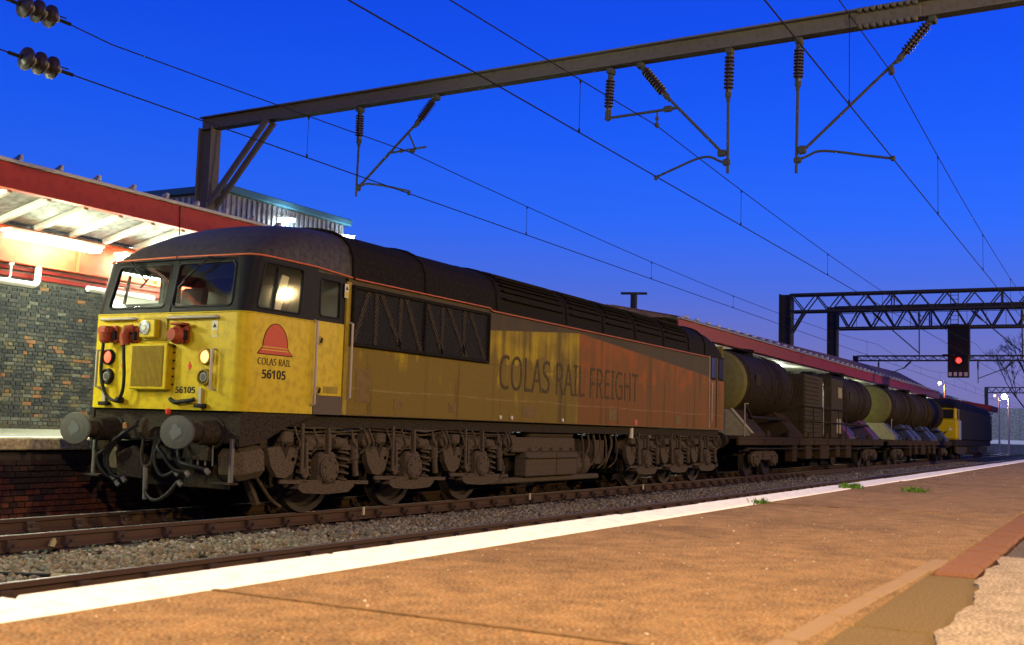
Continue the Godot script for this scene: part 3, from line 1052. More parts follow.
func background() -> void:
	# long grey roof beyond the station
	var f := thing("station_hall", "long low grey roofed hall fading behind the rear locomotive", "building", Vector3(-14, 0, -150))
	var b := mb()
	b.prism(PackedVector2Array([Vector2(-26, 0), Vector2(-6.2, 0), Vector2(-6.2, 5.6), Vector2(-7.0, 6.0), Vector2(-15, 6.7), Vector2(-26, 6.0)]), Vector3(0, 0, -95), Vector3.RIGHT, Vector3.UP, Vector3(0, 0, -105))
	part(f, "hall", b, M.far_roof)
	b = mb()
	b.cbox(Vector3(-6.15, 5.9, -147), Vector3(0.3, 0.35, 104), 0.05)
	part(f, "eaves", b, M.far_roof)
	# pale wall that closes the view
	var w := thing("end_wall", "pale floodlit wall with a plain band closing the tracks far away", "wall", Vector3(6, 0, -150))
	b = mb()
	b.cbox(Vector3(12, 2.5, -150), Vector3(44, 5.8, 0.6), 0.05)
	part(w, "wall", b, M.far_wall)
	b = mb()
	b.cbox(Vector3(12, 1.25, -149.6), Vector3(44, 0.5, 0.25), 0.03)
	part(w, "band", b, M.white_pipe)
	b = mb()
	b.cbox(Vector3(12, 0.4, -149.5), Vector3(44, 1.2, 0.35), 0.03)
	part(w, "plinth", b, M.far_roof)
	for i in 12:
		b = mb()
		b.cbox(Vector3(-8 + 3.6 * i, 3.4, -149.62), Vector3(0.35, 3.8, 0.25), 0.03)
		part(w, "pilaster", b, M.far_wall)
	# station building along the near platform, behind the lamps (its lit face shows in the cab windows)
	var nb := thing("station_building", "long pale station building behind the near platform lamps", "building", Vector3(37, 0, -25))
	b = mb()
	b.cbox(Vector3(39.0, 5.6, -25), Vector3(6, 11.6, 95), 0.05)
	part(nb, "wall", b, M.station_stone)
	b = mb()
	b.cbox(Vector3(38.8, 11.5, -25), Vector3(7, 0.4, 96), 0.05)
	part(nb, "eaves", b, M.concrete)
	for i in 18:
		b = mb()
		b.cbox(Vector3(35.97, 5.6, 18 - 5.0 * i), Vector3(0.12, 2.6, 1.5), 0.02)
		var fr := part(nb, "window", b, M.rafter)
		b = mb()
		b.cbox(Vector3(35.90, 5.6, 18 - 5.0 * i), Vector3(0.04, 2.4, 1.3), 0.01)
		part(fr, "pane", b, M.dark_glass)
	# bare tree
	var t := thing("bare_tree", "bare winter tree with fine twigs beyond the end wall", "tree", Vector3(-0.2, -0.2, -156))
	var tk := mb()
	var br := mb()
	var r := RandomNumberGenerator.new()
	r.seed = 77
	tk.tube([Vector3(-0.2, -0.3, -156), Vector3(-0.1, 2.6, -156), Vector3(-0.3, 6.0, -156.1)], 0.2, 8)
	part(t, "trunk", tk, M.bark)
	branch(br, Vector3(-0.3, 5.9, -156.1), Vector3(0.1, 1, 0), 4.0, 0.10, 0, r)
	branch(br, Vector3(-0.25, 5.2, -156.1), Vector3(-0.7, 0.9, 0.2), 3.6, 0.085, 0, r)
	branch(br, Vector3(-0.25, 4.6, -156.1), Vector3(0.8, 0.8, -0.3), 3.6, 0.085, 0, r)
	part(t, "crown", br, M.bark)
	off = Vector3.ZERO

func branch(b: MB, p: Vector3, d: Vector3, l: float, rad: float, depth: int, r: RandomNumberGenerator) -> void:
	d = d.normalized()
	var q := p + d * l * 0.5 + Vector3(r.randf_range(-.1, .1), r.randf_range(-.05, .1), r.randf_range(-.1, .1)) * l
	var e := q + (d + Vector3(0, 0.1, 0)).normalized() * l * 0.5
	b.tube([p, q, e], rad, 5 if depth < 2 else 3, false)
	if depth >= 5:
		return
	for i in (3 if depth < 4 else 4):
		var nd := d + Vector3(r.randf_range(-.8, .8), r.randf_range(-.35, .55), r.randf_range(-.8, .8))
		branch(b, q.lerp(e, r.randf_range(0.1, 1.0)), nd, l * r.randf_range(0.55, 0.78), maxf(rad * 0.6, 0.012), depth + 1, r)

# ---------------------------------------------------------------- lamps
func tube_lamp(at: Vector3, l: float, e: float, label: String, wide := 0.22, tall := 0.09) -> void:
	var t := thing("strip_light", label, "lamp", at, "strip lights under the canopies")
	var b := mb()
	b.cbox(at + Vector3(0, tall / 2 + 0.015, 0), Vector3(wide, 0.05, l), 0.01)
	part(t, "housing", b, M.white_pipe)
	b = mb()
	b.cbox(at, Vector3(wide * 0.85, tall, l - 0.06), 0.03)
	part(t, "lamp_tube", b, M.tube_glow)
	omni(t, at + Vector3(0.10, -tall / 2 - 0.09, 0), Color(0.93, 1.0, 0.84), e, 0.3)
	off = Vector3.ZERO

func lamps() -> void:
	# fluorescent fittings under the near canopy
	tube_lamp(Vector3(-3.50, 3.80, -11.25), 1.7, 3.2, "blazing white strip light on the red girder behind the cab", 0.26)
	tube_lamp(Vector3(-3.50, 3.66, -13.5), 2.0, 4.0, "blazing white strip light on the girder seen through the cab", 0.30, 0.30)
	tube_lamp(Vector3(-3.42, 3.80, -7.9), 1.7, 17.0, "white strip light on the girder ahead of the locomotive nose")
	tube_lamp(Vector3(-3.42, 3.80, -3.0), 1.7, 23.0, "white strip light under the outer end of the canopy")
	tube_lamp(Vector3(-5.6, 4.10, -14.6), 1.4, 24.0, "white strip light close to the sooty brick wall")
	# lamps on the clad building
	for q in [[Vector3(-6.85, 5.98, -20.4), "white lamp lighting the grey cladding above the cab roof"], [Vector3(-6.85, 5.95, -22.75), "slanting white lamp at the end of the grey cladding"]]:
		var t := thing("wall_lamp", q[1], "lamp", q[0], "lamps on the clad building")
		var b := mb()
		b.cbox(q[0], Vector3(0.06, 0.06, 0.6), 0.02, Basis(Vector3.RIGHT, 0.12))
		part(t, "lamp_tube", b, M.tube_glow)
		b = mb()
		b.cbox(q[0] + Vector3(0, 0.055, 0), Vector3(0.10, 0.03, 0.66), 0.008, Basis(Vector3.RIGHT, 0.12))
		part(t, "housing", b, M.gutter)
		b = mb()
		b.bar(q[0] + Vector3(-.2, .0, 0), q[0] + Vector3(-0.02, .06, 0), 0.03, 0.03)
		part(t, "bracket", b, M.gutter)
		omni(t, q[0] + Vector3(0.12, -0.05, 0), Color(0.8, 0.93, 1.0), 1.6, 0.1)
	# strip lights under the long canopy
	for i in 5:
		tube_lamp(Vector3(-3.4, 4.36, -38.0 - 12.5 * i), 1.8, 9.0, "white strip light under the long canopy behind the tanks")
	# tall warm lamps on the near platform, behind and beside the camera
	for q in [[Vector3(11.6, 7.0, 0.9), 138.0, "tall warm station lamp on the near platform over the brick strip"], [Vector3(20.0, 6.6, -13.0), 180.0, "tall warm station lamp beyond the near platform opposite the locomotive"], [Vector3(20.0, 6.6, -33.0), 180.0, "tall warm station lamp beyond the near platform opposite the wagons"], [Vector3(20.0, 6.6, -66.0), 260.0, "tall warm station lamp beyond the near platform opposite the rear locomotive"]]:
		var at: Vector3 = q[0]
		var t := thing("platform_lamp", q[2], "lamp", Vector3(at.x + 0.9, PY, at.z), "station lamps on the near side")
		var b := mb()
		b.lathe(Vector3(at.x + 0.9, PY, at.z), Vector3.UP, [Vector2(0, 0.0), Vector2(0, 0.13), Vector2(0.3, 0.12), Vector2(0.32, 0.075), Vector2(at.y - PY, 0.05), Vector2(at.y - PY, 0)], 14)
		part(t, "post", b, M.gantry_dark)
		b = mb()
		b.tube([Vector3(at.x + 0.9, at.y - 0.1, at.z), Vector3(at.x + 0.6, at.y + 0.2, at.z), Vector3(at.x + 0.2, at.y + 0.22, at.z)], 0.035, 8)
		part(t, "arm", b, M.gantry_dark)
		b = mb()
		b.cbox(at + Vector3(0, 0.2, 0), Vector3(0.75, 0.12, 0.36), 0.04)
		part(t, "hood", b, M.gantry_dark)
		b = mb()
		b.cbox(at + Vector3(0, 0.11, 0), Vector3(0.45, 0.06, 0.3), 0.02)
		part(t, "lamp_glass", b, M.warm_glow)
		omni(t, at + Vector3(0, 0.0, 0), Color(1.0, 0.85, 0.58), q[1], 0.18)
	# lamps in the distance
	var far := [[Vector3(-4.4, 6.5, -110), "orange sodium lamp on a post beyond the red signal", M.sodium_glow, Color(1, 0.6, 0.25), 12.0, 0.30], [Vector3(-1.5, 6.45, -140), "dazzling blue white floodlight before the far wall", M.blue_white_glow, Color(0.75, 0.88, 1.0), 110.0, 0.6], [Vector3(-2.4, 6.5, -139), "small orange lamp beside the dazzling floodlight", M.sodium_glow, Color(1, 0.6, 0.3), 6.0, 0.22]]
	for q in far:
		var at: Vector3 = q[0]
		var t := thing("distant_lamp", q[1], "lamp", Vector3(at.x + 0.45, 0, at.z))
		var b := mb()
		b.lathe(Vector3(at.x + 0.45, -0.2, at.z), Vector3.UP, [Vector2(0, 0), Vector2(0, 0.12), Vector2(at.y, 0.07), Vector2(at.y, 0)], 10)
		part(t, "post", b, M.gutter)
		b = mb()
		b.bar(at + Vector3(0.45, 0.1, 0), at + Vector3(-0.1, 0.25, 0), 0.08, 0.08)
		part(t, "arm", b, M.gutter)
		b = mb()
		b.lathe(at + Vector3(0, -q[5] / 2, 0), Vector3.UP, [Vector2(0, 0), Vector2(0.05, q[5] * 0.35), Vector2(q[5] * 0.5, q[5] * 0.5), Vector2(q[5] * 0.9, q[5] * 0.4), Vector2(q[5], 0)], 14)
		part(t, "lamp_bulb", b, q[2])
		omni(t, at + Vector3(0, -0.25, 0.0), q[3], q[4], 0.15)
	off = Vector3.ZERO

# ---------------------------------------------------------------- main locomotive
const BW := 1.32       # half width of the body
const Y0 := 1.33        # bottom of the body side
const Y1 := 2.535       # top of the yellow
const Y2 := 3.20        # cantrail

func bil(q: Array, u: float, w: float) -> Vector3:
	return (q[0] * (1 - u) + q[1] * u) * (1 - w) + (q[3] * (1 - u) + q[2] * u) * w

func hole_pts(q: Array, h: Rect2, rad: float, push := Vector3.ZERO, seg := 6) -> Array:
	# rounded opening, counter-clockwise from the lower left corner, in the quad q (lower left, lower right, upper right, upper left)
	var wd: float = (q[1] - q[0]).length()
	var ht: float = (q[3] - q[0]).length()
	var ru := rad / wd
	var rv := rad / ht
	var out := []
	var cs := [[h.position.x + ru, h.position.y + rv, PI], [h.end.x - ru, h.position.y + rv, PI * 1.5], [h.end.x - ru, h.end.y - rv, 0.0], [h.position.x + ru, h.end.y - rv, PI * 0.5]]
	for c in cs:
		for s in seg + 1:
			var a: float = c[2] + PI / 2 * s / seg
			out.append(bil(q, c[0] + ru * cos(a), c[1] + rv * sin(a)) + push)
	return out

func panel_hole(b: MB, q: Array, h: Rect2, rad: float, thick := 0.05) -> void:
	var seg := 6
	var inner := hole_pts(q, h, rad, Vector3.ZERO, seg)
	var nrm: Vector3 = (q[2] - q[0]).cross(q[3] - q[1]).normalized()
	var outer := []
	# outer points: each corner's arc goes to that corner
	for k in 4:
		for s in seg + 1:
			outer.append(q[k])
	var N := inner.size()
	for i in N:
		var j := (i + 1) % N
		if outer[i] == outer[j]:
			b.tri(outer[i], inner[j], inner[i])
			b.tri(outer[i] - nrm * thick, inner[i] - nrm * thick, inner[j] - nrm * thick)
		else:
			b.quad(outer[i], outer[j], inner[j], inner[i])
			b.quad(outer[j] - nrm * thick, outer[i] - nrm * thick, inner[i] - nrm * thick, inner[j] - nrm * thick)
		b.quad(inner[i], inner[j], inner[j] - nrm * thick, inner[i] - nrm * thick)

func pane(b: MB, q: Array, h: Rect2, rad: float, inset: float) -> void:
	var nrm: Vector3 = (q[2] - q[0]).cross(q[3] - q[1]).normalized()
	var p := hole_pts(q, h, rad, -nrm * inset)
	var c := Vector3.ZERO
	for x in p:
		c += x
	c /= p.size()
	for i in p.size():
		b.tri(c, p[i], p[(i + 1) % p.size()])

func gasket(b: MB, q: Array, h: Rect2, rad: float, r: float) -> void:
	var p := hole_pts(q, h, rad)
	p.append(p[0])
	p.append(p[1])
	b.tube(p, r, 6, false)

func side_image() -> ImageTexture:
	# livery and weathering of the body side, z from -12.2 to -28.6, y from 1.33 to 3.2
	var W := 1536
	var H := 176
	var ns := FastNoiseLite.new(); ns.seed = 51; ns.frequency = 1.0; ns.fractal_octaves = 4
	var nb := FastNoiseLite.new(); nb.seed = 52; nb.frequency = 1.0; nb.fractal_octaves = 5
	var nf := FastNoiseLite.new(); nf.seed = 53; nf.frequency = 1.0; nf.fractal_octaves = 3
	var d := PackedByteArray()
	d.resize(W * H * 3)
	var yellow := Color(0.46, 0.34, 0.012)
	var orange := Color(0.36, 0.095, 0.016)
	var grey := Color(0.055, 0.046, 0.032)
	var dust := Color(0.122, 0.079, 0.018)
	var soot := Color(0.045, 0.034, 0.010)
	for j in H:
		var y := 3.2 - (j + 0.5) / H * 1.87
		for i in W:
			var z := -12.2 - (i + 0.5) / W * 16.4
			var st := ns.get_noise_2d(z * 2.6, y * 0.22)          # runs of dirt washed down the side
			var st2 := ns.get_noise_2d(z * 9.0 + 50.0, y * 0.5)
			var bl := nb.get_noise_2d(z * 0.9, y * 1.3)
			var fi := nf.get_noise_2d(z * 22.0, y * 16.0)
			var c := yellow if z > -19.60 else orange
			var yb := 2.84 + (3.10 - 2.84) * (-16.1 - z) / 3.5 if z > -19.6 else 3.10 - 0.41 * (-19.6 - z) / 7.5
			var dirty := 0.66 + 0.50 * bl + 0.55 * st + 0.12 * st2 + 0.12 * fi
			# a washed band along the top of the panels keeps its paint between the runs; the rest carries brake dust
			dirty += lerpf(0.42, -0.10, smoothstep(-0.16, 0.16, y - 2.36 - 0.30 * bl - 0.25 * st + 0.06 * fi))
			if z > -16.1:
				dirty += 0.10
				yb = 3.06
			dirty = clampf(dirty, 0.05, 0.82 if z > -19.6 else 0.68)
			if y > yb:
				c = grey
				dirty *= 0.5
			var o := c.lerp(dust, dirty)
			var so := clampf(st * 1.3 + st2 * 0.5 - 0.30, 0.0, 0.6)
			if y > yb:
				so *= 0.5
			o = o.lerp(soot, so)
			# seams of the panels
			var zs := fposmod(-z - 12.2, 2.05)
			if zs < 0.012:
				o = o.lerp(soot, 0.35)
			if absf(y - 1.70 - 0.01 * sin(z * 2)) < 0.008:
				o = o.lerp(Color(0.34, 0.24, 0.10), 0.45)
			var g := 1.0 + 0.16 * fi
			d[(j * W + i) * 3] = int(255 * clampf(pow(maxf(o.r * g, 0), 1 / 2.2), 0, 1))
			d[(j * W + i) * 3 + 1] = int(255 * clampf(pow(maxf(o.g * g, 0), 1 / 2.2), 0, 1))
			d[(j * W + i) * 3 + 2] = int(255 * clampf(pow(maxf(o.b * g, 0), 1 / 2.2), 0, 1))
	return ImageTexture.create_from_image(Image.create_from_data(W, H, false, Image.FORMAT_RGB8, d))

func plan(inset: float, rad: float, zr: float) -> Array:
	# plan of the nose from the near side round to the far side
	var p := [Vector2(BW - inset, zr)]
	for k in 7:
		var a := k / 6.0 * PI / 2
		p.append(Vector2(BW - inset - rad + rad * cos(a), ZL - inset - rad + rad * sin(a)))
	for k in range(6, -1, -1):
		var a := k / 6.0 * PI / 2
		p.append(Vector2(-(BW - inset - rad + rad * cos(a)), ZL - inset - rad + rad * sin(a)))
	p.append(Vector2(-(BW - inset), zr))
	return p

func roof_row(z: float, h: float, w: float, lift := 0.0) -> Array:
	var r := []
	for i in 17:
		var t := -1.0 + i / 8.0
		var x := w * sin(t * PI / 2)
		var y := Y2 + lift + h * pow(maxf(0.0, 1.0 - pow(absf(t), 2.6)), 0.72)
		r.append(Vector3(x, y, z))
	return r

func main_locomotive() -> void:
	var L := thing("diesel_locomotive", "weathered yellow and orange diesel locomotive with black roof heading the train", "locomotive", Vector3(0, 0, ZL))
	var ze := -28.62
	var b: MB
	# --- nose and lower cab sides
	b = mb()
	var lo := plan(0, 0.16, -11.54)
	var rows := [[], []]
	for q in lo:
		rows[0].append(Vector3(q.x, Y0, q.y))
		rows[1].append(Vector3(q.x, Y1, q.y))
	rows[0].reverse(); rows[1].reverse()
	b.grid(rows)
	part(L, "nose", b, M.yellow)
	b = mb()
	b.quad(Vector3(BW + .001, Y0, -10.37), Vector3(BW + .001, Y0, -11.54), Vector3(BW + .001, Y1, -11.54), Vector3(BW + .001, Y1, -10.37))
	part(L, "cab_side", b, M.yellow_side)
	b = mb()   # lip and ledge between yellow and black
	var lp := []
	for q in lo:
		lp.append(Vector3(q.x, Y1 + 0.004, q.y))
	b.tube(lp, 0.010, 6)
	part(L, "waist_strip", b, M.yellow_side)
	# --- upper cab with windows
	var fz0 := ZL - 0.012
	var fz1 := ZL - 0.155
	var gl := mb()
	var gk := mb()
	for s in [-1.0, 1.0]:
		var q := [Vector3(0, Y1 + .005, fz0), Vector3(1.16, Y1 + .005, fz0), Vector3(1.08, Y2 + .05, fz1), Vector3(0, Y2 + .05, fz1)]
		if s < 0:
			q = [Vector3(-1.16, Y1 + .005, fz0), Vector3(0, Y1 + .005, fz0), Vector3(0, Y2 + .05, fz1), Vector3(-1.08, Y2 + .05, fz1)]
		var h := Rect2(0.055, 0.11, 0.875, 0.80) if s > 0 else Rect2(0.07, 0.11, 0.875, 0.80)
		b = mb()
		panel_hole(b, q, h, 0.07)
		part(L, "windscreen_surround", b, M.cab_black)
		gl = mb(); pane(gl, q, h, 0.07, 0.012)
		part(L, "windscreen", gl, M.glass)
		gk = mb(); gasket(gk, q, h, 0.07, 0.016)
		part(L, "windscreen_seal", gk, M.rubber)
		# corner post
		b = mb()
		var r0 := []
		var r1 := []
		for k in 7:
			var a := k / 6.0 * PI / 2
			r0.append(Vector3(s * (1.16 + 0.16 * sin(a)), Y1 + .005, fz0 - 0.13 * (1 - cos(a))))
			r1.append(Vector3(s * (1.08 + 0.23 * sin(a)), Y2 + .05, fz1 - 0.16 * (1 - cos(a))))
		if s < 0:
			r0.reverse(); r1.reverse()
		b.grid([r0, r1])
		part(L, "corner_post", b, M.cab_black)
		# side window panel
		var xa := BW
		var xb := 1.31
		var sq := [Vector3(xa, Y1 + .005, fz0 - 0.13), Vector3(xa, Y1 + .005, -11.55), Vector3(xb, Y2 + .05, -11.55), Vector3(xb, Y2 + .05, fz1 - 0.16)]
		var sh := Rect2(0.03, 0.09, 0.70, 0.82)
		if s < 0:
			sq = [Vector3(-xa, Y1 + .005, -11.55), Vector3(-xa, Y1 + .005, fz0 - 0.13), Vector3(-xb, Y2 + .05, fz1 - 0.16), Vector3(-xb, Y2 + .05, -11.55)]
			sh = Rect2(0.20, 0.09, 0.77, 0.82)
		b = mb(); panel_hole(b, sq, sh, 0.06)
		part(L, "window_panel", b, M.cab_black)
		gl = mb(); pane(gl, sq, sh, 0.06, 0.012)
		part(L, "side_window", gl, M.glass)
		gk = mb(); gasket(gk, sq, sh, 0.06, 0.013)
		part(L, "window_seal", gk, M.rubber)
		b = mb()
		var ux := 0.27 if s > 0 else 0.73
		b.bar(bil(sq, ux, 0.09) , bil(sq, ux, 0.85), 0.03, 0.03, Vector3(1, 0, 0))
		part(L, "window_bar", b, M.cab_black)
	b = mb()   # centre pillar between the windscreens
	b.bar(Vector3(0, Y1 + .02, fz0 - .002), Vector3(0, Y2 + .04, fz1 - .002), 0.10, 0.02, Vector3(0, 0, 1))
	part(L, "centre_pillar", b, M.cab_black)
	# --- cab doors, steps and handrails
	for s in [-1.0, 1.0]:
		b = mb()
		b.box(Vector3(s * (BW - 0.03), (1.58 + 2.56) / 2, -11.86), Vector3(0.03, 2.56 - 1.58, 0.60))
		var dr := part(L, "cab_door", b, M.yellow_side)
		b = mb()
		b.cbox(Vector3(s * (BW - 0.012), 1.66, -11.92), Vector3(0.012, 0.09, 0.30), 0.003)
		part(dr, "ventilator", b, M.yellow_dirty)
		for yy in [2.30, 1.64]:
			b = mb()
			b.tube([Vector3(s * (BW - .02), yy, -11.64), Vector3(s * (BW + .012), yy, -11.64)], 0.055, 14)
			part(dr, "lock", b, M.yellow_dirty)
			b = mb()
			b.bar(Vector3(s * (BW + .02), yy - .03, -11.63), Vector3(s * (BW + .02), yy + .03, -11.66), .02, .02)
			part(dr, "handle", b, M.black)
		var q := [Vector3(s * (BW - .02), 2.56, -11.56), Vector3(s * (BW - .02), 2.56, -12.16), Vector3(s * 1.295, 3.25, -12.16), Vector3(s * 1.295, 3.25, -11.56)]
		if s < 0:
			q = [q[1], q[0], q[3], q[2]]
		var h := Rect2(0.12, 0.10, 0.72, 0.72)
		b = mb(); panel_hole(b, q, h, 0.05)
		part(L, "door_upper", b, M.cab_black)
		gl = mb(); pane(gl, q, h, 0.05, 0.012)
		part(L, "door_window", gl, M.glass)
		gk = mb(); gasket(gk, q, h, 0.05, 0.012)
		part(L, "window_seal", gk, M.rubber)
		b = mb()
		b.box(Vector3(s * (BW - 0.02), (Y0 + 1.575) / 2, -11.86), Vector3(0.05, 1.575 - Y0, 0.61))
		part(L, "step_plate", b, M.tread_plate)
		b = mb()
		b.box(Vector3(s * (BW - 0.01), (Y0 + Y2) / 2 - .02, -12.215), Vector3(0.03, Y2 - Y0 - .06, 0.09))
		part(L, "door_post", b, M.yellow_dirty)
		for q2 in [[-11.51, 1.44, 2.56], [-12.26, 1.55, 2.60]]:
			b = mb()
			var X: float = s * (BW + 0.055)
			b.tube([Vector3(s * (BW - .01), q2[1], q2[0]), Vector3(X, q2[1] + .02, q2[0]), Vector3(X, q2[2] - .02, q2[0]), Vector3(s * (BW - .03), q2[2], q2[0])], 0.018, 8)
			part(L, "hand_rail", b, M.hand_rail)
	# --- body sides
	mat("panel_dirt", 0.17, 0.110, 0.026, 0.65, 0, "soil", Vector3(.4, .4, .4))
	var bm := mat("body_side", 1, 1, 1, 0.42)
	bm.albedo_texture = side_image()
	bm.roughness = 0.62
	bm.metallic_specular = 0.16
	for s in [-1.0, 1.0]:
		b = mb()
		var za := -12.20
		var zb := ze
		if s > 0:
			b.quad(Vector3(BW, Y0, za), Vector3(BW, Y0, zb), Vector3(BW, Y2, zb), Vector3(BW, Y2, za), [Vector2(0, 1), Vector2(1, 1), Vector2(1, 0), Vector2(0, 0)])
		else:
			b.quad(Vector3(-BW, Y0, zb), Vector3(-BW, Y0, za), Vector3(-BW, Y2, za), Vector3(-BW, Y2, zb), [Vector2(1, 1), Vector2(0, 1), Vector2(0, 0), Vector2(1, 0)])
		part(L, "body_side", b, bm)
	b = mb()
	b.box(Vector3(0, (Y0 + Y2) / 2, (-12.2 + ze) / 2), Vector3(BW * 2 - 0.01, Y2 - Y0 - 0.01, -12.2 - ze - 0.004))
	part(L, "body_core", b, M.underframe)
	b = mb()   # plated rear end
	b.box(Vector3(0, (Y0 + Y2) / 2 + .2, ze - 0.01), Vector3(BW * 2 - .1, Y2 - Y0 + .3, 0.03))
	part(L, "rear_end", b, M.yellow_dirty)
	# --- roof
	b = mb()
	rows = []
	for q in [[ZL - 0.10, 0.035, 1.17], [ZL - 0.17, 0.10, 1.22], [ZL - 0.30, 0.23, 1.265], [ZL - 0.5, 0.37, 1.29], [ZL - 0.8, 0.52, 1.30], [ZL - 1.1, 0.63, 1.305], [ZL - 1.5, 0.70, 1.31], [ZL - 2.1, 0.745, 1.32]]:
		rows.append(roof_row(q[0], q[1], q[2]))
	# the brow is bowed in plan
	for c in 17:
		var t: float = absf(-1.0 + c / 8.0)
		for k in 3:
			rows[k][c].z -= 0.16 * pow(t, 4) * (1.0 - k / 4.0)
	b.grid(rows)
	part(L, "cab_roof", b, M.roof_dome)
	b = mb()
	rows = [roof_row(ZL - 2.1, 0.755, 1.335), roof_row(-26.9, 0.755, 1.335), roof_row(-27.6, 0.70, 1.33), roof_row(-28.1, 0.58, 1.32), roof_row(-28.45, 0.36, 1.30), roof_row(-28.62, 0.10, 1.27)]
	b.grid(rows, false)
	part(L, "main_roof", b, M.roof_black)
	b = mb()   # bow at the front of the main roof
	var rr := roof_row(ZL - 2.1, 0.765, 1.34)
	b.tube(rr, 0.022, 6)
	part(L, "roof_rib", b, M.roof_black)
	for z in [-14.1, -16.3, -19.0, -20.7, -22.4, -24.1, -25.8, -27.0]:
		b = mb()
		b.tube(roof_row(z, 0.765, 1.34), 0.026, 6)
		part(L, "roof_rib", b, M.roof_black)
	# louvres of the radiator section, on both slopes
	for k in 5:
		var za := -16.45 - 1.72 * k - (0.85 if k > 0 else 0.0)
		za = [-16.5, -19.15, -20.85, -22.55, -24.25][k]
		var zb: float = za - [2.35, 1.45, 1.45, 1.45, 1.45][k]
		for i in 7:
			var t := 0.93 - 0.075 * i
			for s in [-1.0, 1.0]:
				var x := 1.34 * sin(t * PI / 2)
				var y := Y2 + 0.765 * pow(maxf(0.0, 1.0 - pow(t, 2.6)), 0.72) + 0.012
				b = mb()
				b.box(Vector3(s * x, y, (za + zb) / 2), Vector3(0.10, 0.02, za - zb), Basis(Vector3(0, 0, 1), s * -0.2))
				part(L, "louvre", b, M.roof_black)
	# exhaust and lifting eyes along the ridge
	for q in [[-13.0, 0.5, 0.10, 0.5], [-14.9, 0.7, 0.06, 0.8], [-17.2, 0.42, 0.12, 0.9], [-20.6, 0.9, 0.05, 5.5], [-26.1, 0.5, 0.05, 0.7]]:
		b = mb()
		b.cbox(Vector3(0, Y2 + 0.755 + q[2] / 2, q[0]), Vector3(q[1], q[2], q[3]), 0.02)
		part(L, "roof_hatch", b, M.roof_black)
	for k in 26:
		b = mb()
		b.cbox(Vector3(0.62, Y2 + 0.69, -12.6 - 0.55 * k), Vector3(0.05, 0.035, 0.05), 0.008)
		part(L, "roof_bolt", b, M.roof_black)
	# orange line along the cantrail
	for s in [-1.0, 1.0]:
		b = mb()
		var pl := []
		for q in [[-12.30, 1.33, 3.215], [-11.49, 1.318, 3.262], [-10.9, 1.318, 3.264], [-10.53, 1.316, 3.264], [-10.43, 1.29, 3.264], [-10.365, 1.19, 3.268], [-10.345, 1.08, 3.268], [-10.332, 0.5, 3.272], [-10.328, 0.02, 3.275]]:
			pl.append(Vector3(s * q[1], q[2], q[0] + 0.0))
		b.tube(pl, 0.013, 6)
		part(L, "orange_line", b, M.orange_line)
		b = mb()
		b.tube([Vector3(s * 1.34, 3.21, -12.30), Vector3(s * 1.35, 3.205, -12.33), Vector3(s * 1.355, 3.205, -16.05), Vector3(s * 1.355, 3.165, -16.12), Vector3(s * 1.352, 3.165, -27.35)], 0.012, 6)
		part(L, "orange_line", b, M.orange_line)
	# --- mesh grille with its braces
	for s in [-1.0, 1.0]:
		b = mb()
		b.box(Vector3(s * (BW + 0.006), 2.70, -14.16), Vector3(0.008, 0.79, 3.72))
		var gr := part(L, "grille", b, M.black)
		for y in [2.305, 3.095]:
			b = mb()
			b.cbox(Vector3(s * (BW + .03), y, -14.16), Vector3(0.05, 0.05, 3.78), 0.008)
			part(gr, "frame", b, M.roof_black)
		for z in [-12.29, -14.09, -16.03]:
			b = mb()
			b.cbox(Vector3(s * (BW + .03), 2.70, z), Vector3(0.05, 0.80, 0.045), 0.008)
			part(gr, "frame", b, M.roof_black)
		for q in [[-12.33, -12.62], [-12.85, -12.85], [-12.95, -13.50], [-13.45, -13.45], [-13.58, -14.02], [-14.16, -14.62], [-14.60, -14.60], [-14.75, -15.35], [-15.25, -15.25], [-15.42, -15.95]]:
			b = mb()
			var lo2: float = q[1]
			var hi2: float = q[0]
			if q[0] == -12.33:
				lo2 = -12.33; hi2 = -12.66
			b.bar(Vector3(s * (BW + .018), 2.32, lo2), Vector3(s * (BW + .018), 3.08, hi2), 0.012, 0.085, Vector3(0, 0, 1))
			part(gr, "brace", b, M.bogie_light)
		b = mb()   # woven wire, too fine to pick apart
		var x: float = s * (BW + 0.034)
		var z := -11.6
		while z > -16.8:
			for sl in [-1.0, 1.0]:
				var za := z
				var zb: float = z + sl * 0.79
				var ya := 2.305
				var yb := 3.095
				if maxf(za, zb) > -12.30 or minf(za, zb) < -16.03:
					var t0 := 0.0
					var t1 := 1.0
					for lim in [-12.30, -16.03]:
						var tt: float = (lim - za) / (zb - za)
						if tt > 0.0 and tt < 1.0:
							var inside_start: bool = za < -12.30 and za > -16.03
							if inside_start:
								t1 = minf(t1, tt)
							else:
								t0 = maxf(t0, tt)
					var mid: float = za + (zb - za) * (t0 + t1) / 2
					if mid > -12.30 or mid < -16.03:
						continue
					var z2: float = za + (zb - za) * t0
					var z3: float = za + (zb - za) * t1
					b.bar(Vector3(x, lerpf(ya, yb, t0), z2), Vector3(x, lerpf(ya, yb, t1), z3), 0.004, 0.006, Vector3(1, 0, 0))
				else:
					b.bar(Vector3(x, ya, za), Vector3(x, yb, zb), 0.004, 0.006, Vector3(1, 0, 0))
			z -= 0.062
		var wm := part(gr, "wire_mesh", b, M.black)
		wm.set_meta("kind", "stuff")
